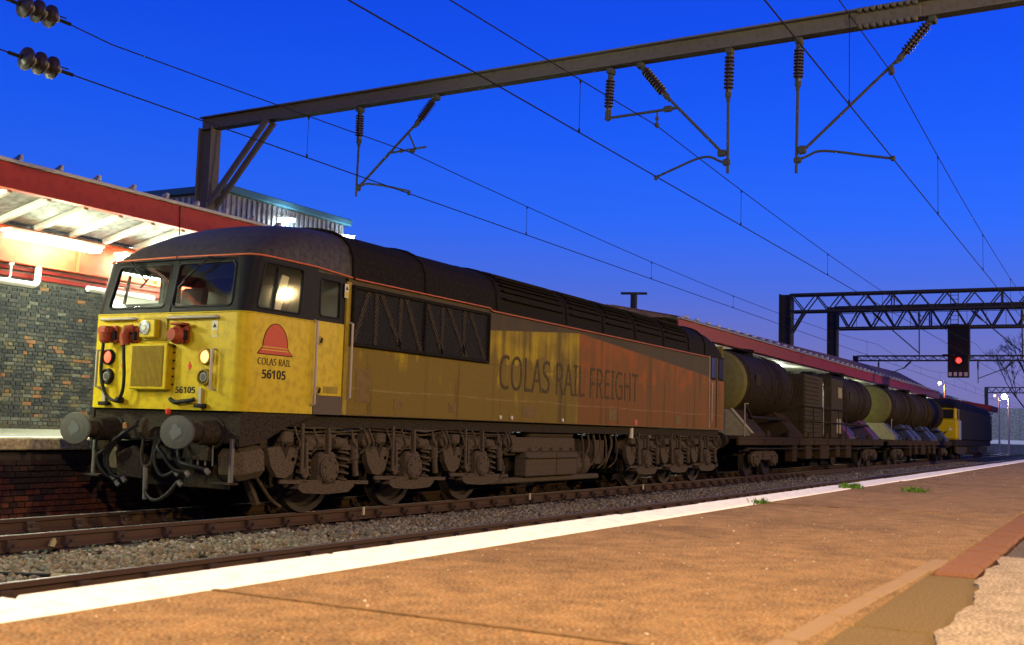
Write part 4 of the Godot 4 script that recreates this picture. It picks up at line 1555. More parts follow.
	for s in [-1.0, 1.0]:
		for q in [[-12.62, 1.75, 0.34, 0.46], [-13.5, 1.52, 0.22, 0.16], [-15.0, 1.52, 0.22, 0.16], [-17.6, 1.52, 0.5, 0.2], [-21.3, 1.55, 0.4, 0.24], [-25.2, 1.52, 0.3, 0.18]]:
			b = mb()
			b.cbox(Vector3(s * (BW + .002), q[1], q[0]), Vector3(0.008, q[3], q[2]), 0.003)
			part(L, "access_panel", b, M.panel_dirt)
		for y in [2.285, 1.345]:
			b = mb()
			b.box(Vector3(s * (BW + .004), y, -20.35), Vector3(0.010, 0.014, 16.2))
			part(L, "panel_bead", b, M.panel_dirt)
	# --- rear cab door and windows
	for s in [-1.0, 1.0]:
		b = mb()
		b.cbox(Vector3(s * (BW + .004), 2.30, -27.42), Vector3(0.02, 1.84, 0.03), 0.004)
		part(L, "rear_door_edge", b, M.hand_rail)
		for q in [[-27.72, 0.36, 0.60], [-28.32, 0.34, 0.60]]:
			b = mb()
			b.cbox(Vector3(s * (BW + .005), 2.92, q[0]), Vector3(0.016, 0.62, q[1] + .08), 0.01)
			var fr := part(L, "rear_window_frame", b, M.roof_black)
			b = mb()
			b.cbox(Vector3(s * (BW + .013), 2.92, q[0]), Vector3(0.008, 0.52, q[1]), 0.003)
			part(fr, "pane", b, M.dark_glass)
		b = mb()
		b.cbox(Vector3(s * (BW + .004), 2.0, -27.98), Vector3(0.012, 1.24, 0.06), 0.003)
		part(L, "rear_door_edge", b, M.underframe)
		b = mb()
		b.tube([Vector3(s * (BW + .05), 1.55, -27.50), Vector3(s * (BW + .05), 2.55, -27.50)], 0.016, 8)
		part(L, "hand_rail", b, M.hand_rail)
	# --- lettering and badges on the near side
	text(L, "lettering", "COLAS RAIL FREIGHT", Vector3(BW + 0.003, 2.17, -19.56), PI / 2, 0.60, 6.15, M.ghost_letter)
	text(L, "lettering", "COLAS RAIL", Vector3(BW + 0.004, 1.955, -10.76), PI / 2, 0.085, 0.62, M.letter)
	text(L, "number", "56105", Vector3(BW + 0.004, 1.80, -10.76), PI / 2, 0.115, 0.44, M.letter, true)
	text(L, "number", "56105", Vector3(0.41, 1.575, ZL + 0.003), 0.0, 0.085, 0.33, M.letter, true)
	b = mb()   # hard hat emblem
	var hp := PackedVector2Array()
	for k in 13:
		var a := PI * k / 12.0
		hp.append(Vector2(cos(a) * 0.235, 0.09 + sin(a) * 0.30))
	hp.append(Vector2(-0.33, 0.0)); hp.append(Vector2(0.33, 0.0))
	b.prism(hp, Vector3(BW + .001, 2.045, -10.76), Vector3(0, 0, -1), Vector3.UP, Vector3(0.004, 0, 0))
	var hm := part(L, "emblem", b, M.helmet)
	for y in [0.055, 0.09]:
		b = mb()
		b.box(Vector3(BW + .006, 2.045 + y, -10.76), Vector3(0.004, 0.010, 0.50))
		part(hm, "emblem_band", b, M.label_yellow)
	b = mb()
	var ol := []
	for q in hp:
		ol.append(Vector3(BW + .004, 2.045 + q.y, -10.76 - q.x))
	ol.append(ol[0])
	b.tube(ol, 0.006, 5, false)
	part(hm, "emblem_outline", b, M.letter)
	for q in [[Vector3(BW + .004, 3.02, -12.16), true], [Vector3(0.845, 2.33, ZL + .003), false]]:
		b = mb()
		var along := Vector3(0.004, 0.19, 0.085) if q[1] else Vector3(0.095, 0.20, 0.004)
		b.box(q[0], along)
		var lb := part(L, "warning_label", b, M.label_white)
		b = mb()
		b.box(q[0] + (Vector3(.002, -.05, 0) if q[1] else Vector3(0, -.05, .002)), along * (Vector3(1, .35, .8) if q[1] else Vector3(.8, .35, 1)))
		part(lb, "print", b, M.label_yellow)
		b = mb()
		var u := Vector3(0, 0, -1) if q[1] else Vector3.RIGHT
		var dn := Vector3(.003, 0, 0) if q[1] else Vector3(0, 0, .003)
		b.prism(PackedVector2Array([Vector2(-.03, 0), Vector2(.03, 0), Vector2(0, .055)]), q[0] + Vector3(0, .015, 0) + dn, u, Vector3.UP, dn)
		part(lb, "warning_sign", b, M.letter)
	loco_nose(L)
	loco_cab_inside(L)
	loco_front_gear(L)
	loco_underframe(L)
	off = Vector3.ZERO

func loco_nose(L: Node3D) -> void:
	var b: MB
	var z := ZL
	# grille door in the middle of the nose
	b = mb()
	b.cbox(Vector3(-0.15, 1.86, z + 0.05), Vector3(0.64, 0.58, 0.11), 0.012)
	var dr := part(L, "nose_panel", b, M.yellow)
	b = mb()
	b.box(Vector3(-0.16, 1.865, z + 0.107), Vector3(0.55, 0.51, 0.006))
	part(dr, "inset", b, M.yellow_dirty)
	for k in 26:
		b = mb()
		b.box(Vector3(-0.42 + 0.0208 * k, 1.865, z + 0.113), Vector3(0.008, 0.50, 0.010))
		part(dr, "grille_bar", b, M.yellow_dirty)
	for yy in [1.68, 1.78, 1.88, 1.98, 2.08, 2.16]:
		b = mb()
		b.tube([Vector3(0.195, yy - .04, z), Vector3(0.195, yy - .04, z + .02)], 0.012, 6)
		part(dr, "bolt", b, M.black)
	# lamps: marker and tail lamps in pairs
	for s in [-1.0, 1.0]:
		for q in [[1.985, M.amber_glow if s > 0 else M.tail_glow, "marker_light"], [1.735, M.buffer, "dull_light"]]:
			var x: float = s * 0.64 - 0.06 * (1.0 if s > 0 else 0.9)
			x = 0.735 if s > 0 else -0.955
			b = mb()
			b.lathe(Vector3(x, q[0], z), Vector3(0, 0, 1), [Vector2(0, .105), Vector2(.05, .10), Vector2(.055, .085), Vector2(.02, .08)], 22)
			var rim := part(L, "lamp_rim", b, M.yellow_dirty if s > 0 else M.rubber)
			b = mb()
			b.lathe(Vector3(x, q[0], z + .01), Vector3(0, 0, 1), [Vector2(0, .08), Vector2(.02, .075), Vector2(.035, .045), Vector2(.038, 0)], 22)
			part(rim, "lamp_lens", b, q[1])
			if q[2] == "dull_light":
				for k in 12:
					var a := TAU * k / 12.0
					b = mb()
					b.lathe(Vector3(x + .045 * cos(a), q[0] + .045 * sin(a), z + .03), Vector3(0, 0, 1), [Vector2(0, .011), Vector2(.014, .008), Vector2(.016, 0)], 8)
					part(rim, "bead", b, M.label_white)
		# hand rails beside the lamps
		var hx := 0.875 if s > 0 else -1.12
		b = mb()
		b.tube([Vector3(hx, 2.08, z - .01), Vector3(hx, 2.07, z + .06), Vector3(hx, 1.60, z + .06), Vector3(hx + .02, 1.58, z - .01)], 0.018, 8)
		part(L, "hand_rail", b, M.hand_rail)
		# lamp brackets at the foot
		var bx := 0.69 if s > 0 else -0.98
		b = mb()
		b.bar(Vector3(bx, 1.60, z + .03), Vector3(bx, 1.40, z + .03), .05, .02)
		part(L, "lamp_bracket", b, M.hand_rail)
		b = mb()
		b.cbox(Vector3(bx + .03, 1.385, z + .05), Vector3(0.16, 0.05, 0.09), 0.015)
		part(L, "bracket_foot", b, M.black)
	# headlamp box
	b = mb()
	b.cbox(Vector3(-0.20, 2.34, z + 0.05), Vector3(0.27, 0.23, 0.12), 0.012)
	var hb := part(L, "headlamp_box", b, M.yellow)
	b = mb()
	b.cbox(Vector3(-0.15, 2.34, z + 0.012), Vector3(0.42, 0.29, 0.024), 0.006)
	part(hb, "back_plate", b, M.yellow_dirty)
	b = mb()
	b.lathe(Vector3(-0.235, 2.35, z + .105), Vector3(0, 0, 1), [Vector2(0, .09), Vector2(.02, .09), Vector2(.024, .078), Vector2(.018, .075), Vector2(.02, 0)], 22)
	part(hb, "headlamp_glass", b, M.chrome)
	b = mb()
	b.lathe(Vector3(-0.235, 2.35, z + .12), Vector3(0, 0, 1), [Vector2(0, .04), Vector2(.012, .035), Vector2(.014, 0)], 14)
	part(hb, "headlamp_bulb", b, M.label_white)
	# grab bars over the nose
	for q in [[-1.12, -0.50], [0.08, 0.90]]:
		b = mb()
		b.tube([Vector3(q[0], 2.475, z - .01), Vector3(q[0] + .02, 2.475, z + .055), Vector3(q[1] - .02, 2.475, z + .055), Vector3(q[1], 2.475, z - .01)], 0.020, 8)
		part(L, "grab_bar", b, M.hand_rail)
	# orange jumper sockets
	var sock := [[-0.92, 2.28], [-0.56, 2.27], [0.32, 2.27]]
	for k in 3:
		var x: float = sock[k][0]
		var y: float = sock[k][1]
		b = mb()
		b.cbox(Vector3(x + .05, y, z + .03), Vector3(0.16, 0.22, 0.07), 0.02)
		var so := part(L, "jumper_socket", b, M.socket)
		b = mb()
		if k == 2:
			b.lathe(Vector3(x, y - .02, z + .05), Vector3(0, 0, 1), [Vector2(0, .115), Vector2(.07, .115), Vector2(.10, .09), Vector2(.16, .075), Vector2(.16, 0)], 18)
			b.cbox(Vector3(x + .04, y + .115, z + .10), Vector3(0.2, 0.03, 0.14), 0.01)
		elif k == 0:
			b.cbox(Vector3(x - .01, y + .04, z + .12), Vector3(0.18, 0.12, 0.14), 0.03)
			b.lathe(Vector3(x - .01, y - .12, z + .12), Vector3.UP, [Vector2(0, .05), Vector2(.04, .075), Vector2(.14, .085), Vector2(.14, 0)], 16)
		else:
			b.tube([Vector3(x, y - .14, z + .11), Vector3(x - .02, y - .02, z + .12), Vector3(x + .01, y + .06, z + .11), Vector3(x + .07, y + .07, z + .06)], 0.062, 12)
		part(so, "socket_cover", b, M.socket)
		b = mb()
		b.cbox(Vector3(x + .11, y - .02, z + .07), Vector3(0.05, 0.12, 0.06), 0.012)
		part(so, "latch", b, M.black)
	# jumper cable hanging between the two sockets, and its idle tail
	b = mb()
	b.tube(curve([Vector3(-0.95, 2.18, z + .12), Vector3(-0.955, 1.95, z + .13), Vector3(-0.94, 1.72, z + .13), Vector3(-0.85, 1.50, z + .12), Vector3(-0.68, 1.42, z + .11), Vector3(-0.56, 1.52, z + .12), Vector3(-0.53, 1.75, z + .13), Vector3(-0.56, 2.0, z + .13), Vector3(-0.60, 2.14, z + .11)]), 0.021, 8)
	part(L, "jumper_cable", b, M.hose)
	b = mb()
	b.cbox(Vector3(-0.66, 1.43, z + .06), Vector3(0.10, 0.08, 0.10), 0.02)
	part(L, "cable_clip", b, M.hose)
	for x in [-0.70, 0.46]:
		b = mb()
		b.prism(PackedVector2Array([Vector2(0, -.06), Vector2(.032, 0), Vector2(0, .06), Vector2(-.032, 0)]), Vector3(x, 1.87, z + .001), Vector3.RIGHT, Vector3.UP, Vector3(0, 0, .003))
		part(L, "red_diamond", b, M.diamond_red)
	b = mb()   # stowed black coupling
	b.tube(curve([Vector3(.20, 1.46, z + .04), Vector3(.30, 1.42, z + .06), Vector3(.40, 1.43, z + .05), Vector3(.52, 1.44, z + .05), Vector3(.60, 1.46, z + .03)]), 0.026, 8)
	part(L, "stowed_hose", b, M.black)
	b = mb()
	b.cbox(Vector3(0.19, 1.30, z + .05), Vector3(0.07, 0.08, 0.06), 0.02)
	part(L, "red_cock", b, M.diamond_red)
	# wipers
	for q in [[Vector3(-0.72, 3.22, z - .10), Vector3(-0.42, 2.97, z - .05)], [Vector3(0.62, 3.24, z - .12), Vector3(0.24, 2.95, z - .05)]]:
		b = mb()
		b.tube([q[0], q[0] + Vector3(0, 0, .06), q[1] + Vector3(0, 0, .02)], 0.013, 6)
		b.tube([q[0] + Vector3(.05, 0, .05), (q[0] + q[1]) * .5 + Vector3(.03, .02, .06)], 0.009, 6)
		var wi := part(L, "wiper", b, M.rubber)
		b = mb()
		b.bar(q[1] + Vector3(-.10, -.09, .012), q[1] + Vector3(.10, .09, .0), 0.014, 0.02)
		part(wi, "blade", b, M.rubber)

func curve(p: Array, steps := 6) -> Array:
	# smooth path through the given points
	var o := []
	for i in p.size() - 1:
		var a: Vector3 = p[maxi(i - 1, 0)]
		var b: Vector3 = p[i]
		var c: Vector3 = p[i + 1]
		var d: Vector3 = p[mini(i + 2, p.size() - 1)]
		for s in steps:
			o.append(b.cubic_interpolate(c, a, d, float(s) / steps))
	o.append(p[-1])
	return o

func loco_cab_inside(L: Node3D) -> void:
	var b := mb()
	b.box(Vector3(0, 2.38, -11.25), Vector3(2.5, 0.03, 1.7))
	part(L, "cab_floor", b, M.cab_inside)
	b = mb()
	b.box(Vector3(0, 2.85, -12.14), Vector3(2.56, 0.95, 0.04))
	part(L, "bulkhead", b, M.cab_inside)
	b = mb()
	b.box(Vector3(0, 3.275, -11.25), Vector3(2.4, 0.02, 1.75))
	part(L, "cab_ceiling", b, M.cab_inside)
	b = mb()
	b.cbox(Vector3(-0.65, 2.55, -10.62), Vector3(1.1, 0.30, 0.5), 0.04)
	part(L, "driving_desk", b, M.cab_seat)
	for x in [-0.7, 0.75]:
		b = mb()
		b.cbox(Vector3(x, 2.72, -11.35), Vector3(0.48, 0.62, 0.12), 0.05, Basis(Vector3.RIGHT, -0.12))
		part(L, "seat_back", b, M.cab_seat)
	b = mb()
	b.bar(Vector3(1.05, 2.45, -11.0), Vector3(1.10, 3.1, -11.15), 0.02, 0.10)
	part(L, "blind", b, M.label_white)

func loco_front_gear(L: Node3D) -> void:
	var b := mb()
	var z := ZL
	b.cbox(Vector3(0, 1.13, z - 0.12), Vector3(2.5, 0.40, 0.10), 0.02)
	part(L, "buffer_beam", b, M.underframe)
	for s in [-1.0, 1.0]:
		var x: float = s * 0.865
		b = mb()
		b.lathe(Vector3(x, 1.06, z - 0.08), Vector3(0, 0, 1), [Vector2(0, .19), Vector2(.03, .19), Vector2(.03, .155), Vector2(.32, .145), Vector2(.32, .115), Vector2(.60, .11)], 22)
		var bf := part(L, "buffer", b, M.underframe)
		b = mb()
		b.lathe(Vector3(x, 1.06, z + 0.51), Vector3(0, 0, 1), [Vector2(0, .11), Vector2(.01, .235), Vector2(.035, .25), Vector2(.05, .24), Vector2(.062, .16), Vector2(.066, 0)], 28)
		for k in b.v.size():      # oval heads, wider than tall
			var q: Vector3 = b.v[k] + off - Vector3(x, 1.06, 0)
			b.v[k] = Vector3(x + q.x * 1.10, 1.06 + q.y * 0.80, q.z) - off
		part(bf, "buffer_head", b, M.buffer)
		b = mb()
		b.prism(PackedVector2Array([Vector2(.06, -.05), Vector2(.11, -.01), Vector2(.09, .05), Vector2(.04, .06), Vector2(.02, .10), Vector2(-.05, .09), Vector2(-.07, .03), Vector2(-.10, .0), Vector2(-.06, -.06), Vector2(-.03, -.10), Vector2(.02, -.07)]), Vector3(x, 1.06, z + .574), Vector3.RIGHT, Vector3.UP, Vector3(0, 0, .004))
		part(bf, "grease", b, mat("grease", 0.13, 0.135, 0.13, 0.45, 0.1, "grime", Vector3(6, 6, 6)))
		# steps and guard irons
		b = mb()
		b.cbox(Vector3(s * 1.18, 0.72, z - 0.05), Vector3(0.05, 0.55, 0.05), 0.008)
		part(L, "step_hanger", b, M.steel)
		b = mb()
		b.cbox(Vector3(s * 1.12, 0.46, z - 0.02), Vector3(0.30, 0.03, 0.16), 0.008)
		part(L, "step", b, M.underframe)
		# sloping plates of the side valance
		b = mb()
		b.prism(PackedVector2Array([Vector2(.10, 1.325), Vector2(1.5, 1.325), Vector2(1.28, 1.27), Vector2(.95, 1.18), Vector2(.62, 1.03), Vector2(.42, .95), Vector2(.05, .90), Vector2(.05, 1.3)]), Vector3(s * 1.24, 0, z), Vector3(0, 0, -1), Vector3.UP, Vector3(s * .05, 0, 0))
		part(L, "valance", b, M.underframe)
		b = mb()
		b.cbox(Vector3(s * 1.0, 0.70, z - 0.42), Vector3(0.42, 0.40, 0.55), 0.09, Basis(Vector3.RIGHT, 0.12))
		part(L, "sand_box", b, M.bogie)
		b = mb()
		b.bar(Vector3(s * .85, 0.72, z - 0.55), Vector3(s * .80, 0.16, z - 0.95), 0.09, 0.06)
		part(L, "guard_iron", b, M.bogie_light)
		b = mb()
		b.tube(curve([Vector3(s * .98, .62, z - .6), Vector3(s * .95, .42, z - .85), Vector3(s * .86, .22, z - 1.15), Vector3(s * .8, .1, z - 1.42)]), 0.026, 7)
		part(L, "sand_pipe", b, M.bogie_light)
	# draw hook and screw coupling
	b = mb()
	b.prism(PackedVector2Array([Vector2(-.04, -.05), Vector2(.16, -.06), Vector2(.30, -.10), Vector2(.37, -.02), Vector2(.36, .10), Vector2(.30, .16), Vector2(.27, .11), Vector2(.30, .05), Vector2(.26, -.01), Vector2(.16, .05), Vector2(-.04, .06)]), Vector3(-.03, 1.06, z - .06), Vector3(0, 0, 1), Vector3.UP, Vector3(.06, 0, 0))
	part(L, "draw_hook", b, M.underframe)
	b = mb()
	b.tube(curve([Vector3(-.09, 1.06, z + .12), Vector3(-.10, .82, z + .16), Vector3(-.07, .66, z + .17), Vector3(0, .62, z + .18), Vector3(.07, .66, z + .17), Vector3(.10, .82, z + .16), Vector3(.09, 1.06, z + .12)]), 0.022, 8)
	part(L, "coupling_link", b, M.underframe)
	b = mb()
	b.tube([Vector3(0, .62, z + .18), Vector3(0, .22, z + .16)], 0.03, 8)
	part(L, "coupling_screw", b, M.steel)
	# brake and control hoses
	var hoses := [
		[[-.55, 1.10, .0], [-.52, .95, .16], [-.66, .72, .20], [-.60, .50, .17], [-.48, .46, .10]],
		[[-.36, 1.14, .0], [-.42, 1.02, .17], [-.60, .86, .22], [-.70, .66, .2], [-.62, .48, .14]],
		[[.28, 1.12, .0], [.22, .98, .15], [.16, .72, .2], [.28, .52, .18], [.42, .58, .10]],
		[[.46, 1.0, .0], [.50, .84, .14], [.56, .70, .17], [.72, .66, .16], [.90, .62, .08]],
		[[.10, 1.02, .0], [.18, .88, .18], [.32, .76, .2], [.46, .60, .16], [.60, .58, .1]],
		[[-.08, .60, .1], [.0, .34, .17], [.18, .22, .2], [.36, .28, .18], [.48, .46, .1]],
		[[-.75, .95, .0], [-.80, .80, .12], [-.90, .70, .15], [-.84, .52, .1], [-.70, .40, .0]]]
	for h in hoses:
		var p := []
		for q in h:
			p.append(Vector3(q[0], q[1], z + q[2]))
		b = mb()
		b.tube(curve(p), 0.024, 8)
		var ho := part(L, "brake_hose", b, M.hose)
		b = mb()
		b.tube([p[-1], p[-1] + Vector3(.05, -.05, -.01)], 0.034, 8)
		part(ho, "hose_end", b, M.steel)
		b = mb()
		b.cbox(p[0] + Vector3(0, 0, .03), Vector3(.07, .09, .08), .02)
		part(ho, "cock", b, M.brass if h == hoses[0] or h == hoses[3] else M.underframe)
	# low plough plates and chains behind
	for q in [[-0.45, 0.66, .12], [0.62, 0.92, .0], [0.2, 0.9, .0]]:
		b = mb()
		b.prism(PackedVector2Array([Vector2(-.22, -.18), Vector2(.22, -.20), Vector2(.26, .06), Vector2(.02, .20), Vector2(-.26, .05)]), Vector3(q[0], q[1], z - .05), Vector3.RIGHT, Vector3.UP, Vector3(0, 0, .06))
		part(L, "bracket_plate", b, M.underframe)
	for x in [0.55, 0.66, 0.78, 0.9]:
		b = mb()
		b.tube([Vector3(x, .92, z - .02), Vector3(x + .01, .66, z - .02)], 0.012, 6)
		part(L, "hanger_rod", b, M.steel)
	b = mb()
	b.cbox(Vector3(0, 0.60, z - 0.5), Vector3(1.5, 0.5, 0.05), 0.01)
	part(L, "bogie_headstock", b, M.underframe)

func wheel_profile() -> Array:
	return [Vector2(-.07, 0), Vector2(-.07, .12), Vector2(-.02, .14), Vector2(-.015, .47), Vector2(-.06, .49), Vector2(-.065, .568), Vector2(.055, .574), Vector2(.06, .602), Vector2(.075, .60), Vector2(.078, .49), Vector2(.03, .47), Vector2(.03, .14), Vector2(.07, .12), Vector2(.07, 0)]

func loco_underframe(L: Node3D) -> void:
	var b := mb()
	b.box(Vector3(0, 1.24, (ZL + -28.6) / 2), Vector3(2.44, 0.16, 18.2))
	part(L, "solebar", b, M.underframe)
	var axles := [-12.085, -14.14, -16.195, -23.565, -25.62, -27.675]
	for i in 6:
		var za: float = axles[i]
		var ex := Vector3(0, 0, 0)
		for s in [-1.0, 1.0]:
			b = mb()
			b.lathe(Vector3(s * 0.76, 0.574, za), Vector3(-s, 0, 0), wheel_profile(), 40)
			part(L, "wheel", b, M.wheel)
		b = mb()
		b.tube([Vector3(-0.75, .574, za), Vector3(0.75, .574, za)], 0.09, 12)
		part(L, "axle", b, M.wheel)
		b = mb()
		b.cbox(Vector3(0, 0.55, za - 0.45), Vector3(1.1, 0.6, 0.6), 0.1)
		part(L, "traction_motor", b, M.underframe)
		for s in [-1.0, 1.0]:
			axle_gear(L, za, s, i)
	# bogie frames
	for k in 2:
		var a: float = axles[3 * k]
		var c: float = axles[3 * k + 2]
		for s in [-1.0, 1.0]:
			b = mb()
			var p := PackedVector2Array()
			var l0 := a + 1.12
			var l1 := c - 1.0
			# outline in (along, up): arched over every axle box
			p.append_array([Vector2(l0, .98), Vector2(l0 - .25, 1.06)])
			p.append_array([Vector2(l1 + .25, 1.06), Vector2(l1, .98), Vector2(l1, .76), Vector2(l1 + .2, .70)])
			for m in [2, 1, 0]:
				var za: float = axles[3 * k + m]
				p.append_array([Vector2(za - .62, .66), Vector2(za - .44, .84), Vector2(za + .42, .84), Vector2(za + .60, .66)])
			p.append_array([Vector2(l0 - .2, .70), Vector2(l0, .76)])
			b.prism(p, Vector3(s * 0.89, 0, 0), Vector3(0, 0, 1), Vector3.UP, Vector3(s * .09, 0, 0))
			part(L, "bogie_frame", b, M.bogie)
			b = mb()
			b.cbox(Vector3(s * 1.0, 1.075, (l0 + l1) / 2), Vector3(0.26, 0.03, l0 - l1 - .3), 0.008)
			part(L, "frame_flange", b, M.bogie)
			for q in [[1.20, .018, 1.20], [1.14, .014, 1.15], [1.18, .012, 1.10]]:
				b = mb()
				var pts := []
				var n := 9
				for j in n + 1:
					pts.append(Vector3(s * q[2], q[0] - 0.02 * (j % 3) - (0.03 if j % 4 == 1 else 0.0), lerpf(l0, l1, float(j) / n)))
				b.tube(pts, q[1], 6)
				part(L, "brake_pipe", b, M.bogie_light)
	# battery boxes, tanks and reservoirs between the bogies
	for s in [-1.0, 1.0]:
		for q in [[-18.58, 0.93, 2.55, 0.27, 1.16, .25, M.bogie], [-18.84, 0.58, 2.12, 0.44, 1.20, .25, M.bogie_light], [-18.84, 0.70, 2.14, 0.03, 1.25, .27, M.bogie], [-17.45, 0.92, 0.42, 0.36, 1.05, .3, M.bogie], [-21.3, 0.78, 0.45, 0.5, 1.05, .3, M.bogie]]:
			b = mb()
			b.cbox(Vector3(s * (q[4] - q[5] / 2), q[1], q[0]), Vector3(q[5], q[3], q[2]), 0.02)
			part(L, "equipment_box", b, q[6])
		for i in 5:
			b = mb()
			b.cbox(Vector3(s * 1.205, 0.86, -17.95 - 0.43 * i), Vector3(0.02, 0.05, 0.07), 0.006)
			part(L, "box_latch", b, M.bogie)
		b = mb()
		b.box(Vector3(s * 1.203, 0.58, -19.0), Vector3(0.008, 0.42, 0.014))
		part(L, "box_seam", b, M.underframe)
		b = mb()
		b.cbox(Vector3(s * 1.02, 0.30, -18.9), Vector3(0.18, 0.10, 4.5), 0.02)
		part(L, "lower_beam", b, M.bogie)
		b = mb()
		b.lathe(Vector3(s * 1.0, 1.16, -18.0), Vector3(0, 0, -1), [Vector2(0, 0), Vector2(.03, .08), Vector2(.10, .115), Vector2(1.9, .115), Vector2(1.97, .08), Vector2(2.0, 0)], 18)
		part(L, "air_reservoir", b, M.bogie_light)
		for z in [-20.1, -20.48]:
			b = mb()
			b.lathe(Vector3(s * 0.86, 0.55, z), Vector3(0, 0, -1), [Vector2(0, 0), Vector2(0, .22), Vector2(.03, .25), Vector2(.24, .25), Vector2(.27, .22), Vector2(.30, 0)], 20)
			part(L, "filter_drum", b, M.bogie)
		for i in 7:
			b = mb()
			var z := -20.2 - 0.28 * i
			b.tube(curve([Vector3(s * 1.1, 1.25, z), Vector3(s * 1.16, .95, z - .04), Vector3(s * 1.12, .62, z + (.1 if i % 2 else -.1)), Vector3(s * 1.0, .45, z)]), 0.016 + .006 * (i % 3), 6)
			part(L, "pipe", b, M.bogie)
		b = mb()
		b.tube([Vector3(s * 1.22, 1.30, -22.55), Vector3(s * 1.22, 1.08, -22.55)], 0.05, 12)
		part(L, "speed_sensor", b, M.label_white)
		for q in [[-16.55, 1.40], [-16.95, 1.40], [-18.95, 1.40]]:
			b = mb()
			b.tube([Vector3(s * (BW - .01), q[1], q[0]), Vector3(s * (BW + .02), q[1], q[0])], 0.035, 10)
			part(L, "white_marker", b, M.label_white)
		b = mb()
		b.cbox(Vector3(s * (BW + .006), 1.42, -22.55), Vector3(0.02, 0.13, 0.16), 0.006)
		part(L, "orange_marker", b, M.helmet)
	b = mb()
	b.cbox(Vector3(0, 0.72, -19.5), Vector3(1.7, 0.8, 3.6), 0.15)
	part(L, "fuel_tank", b, M.underframe)

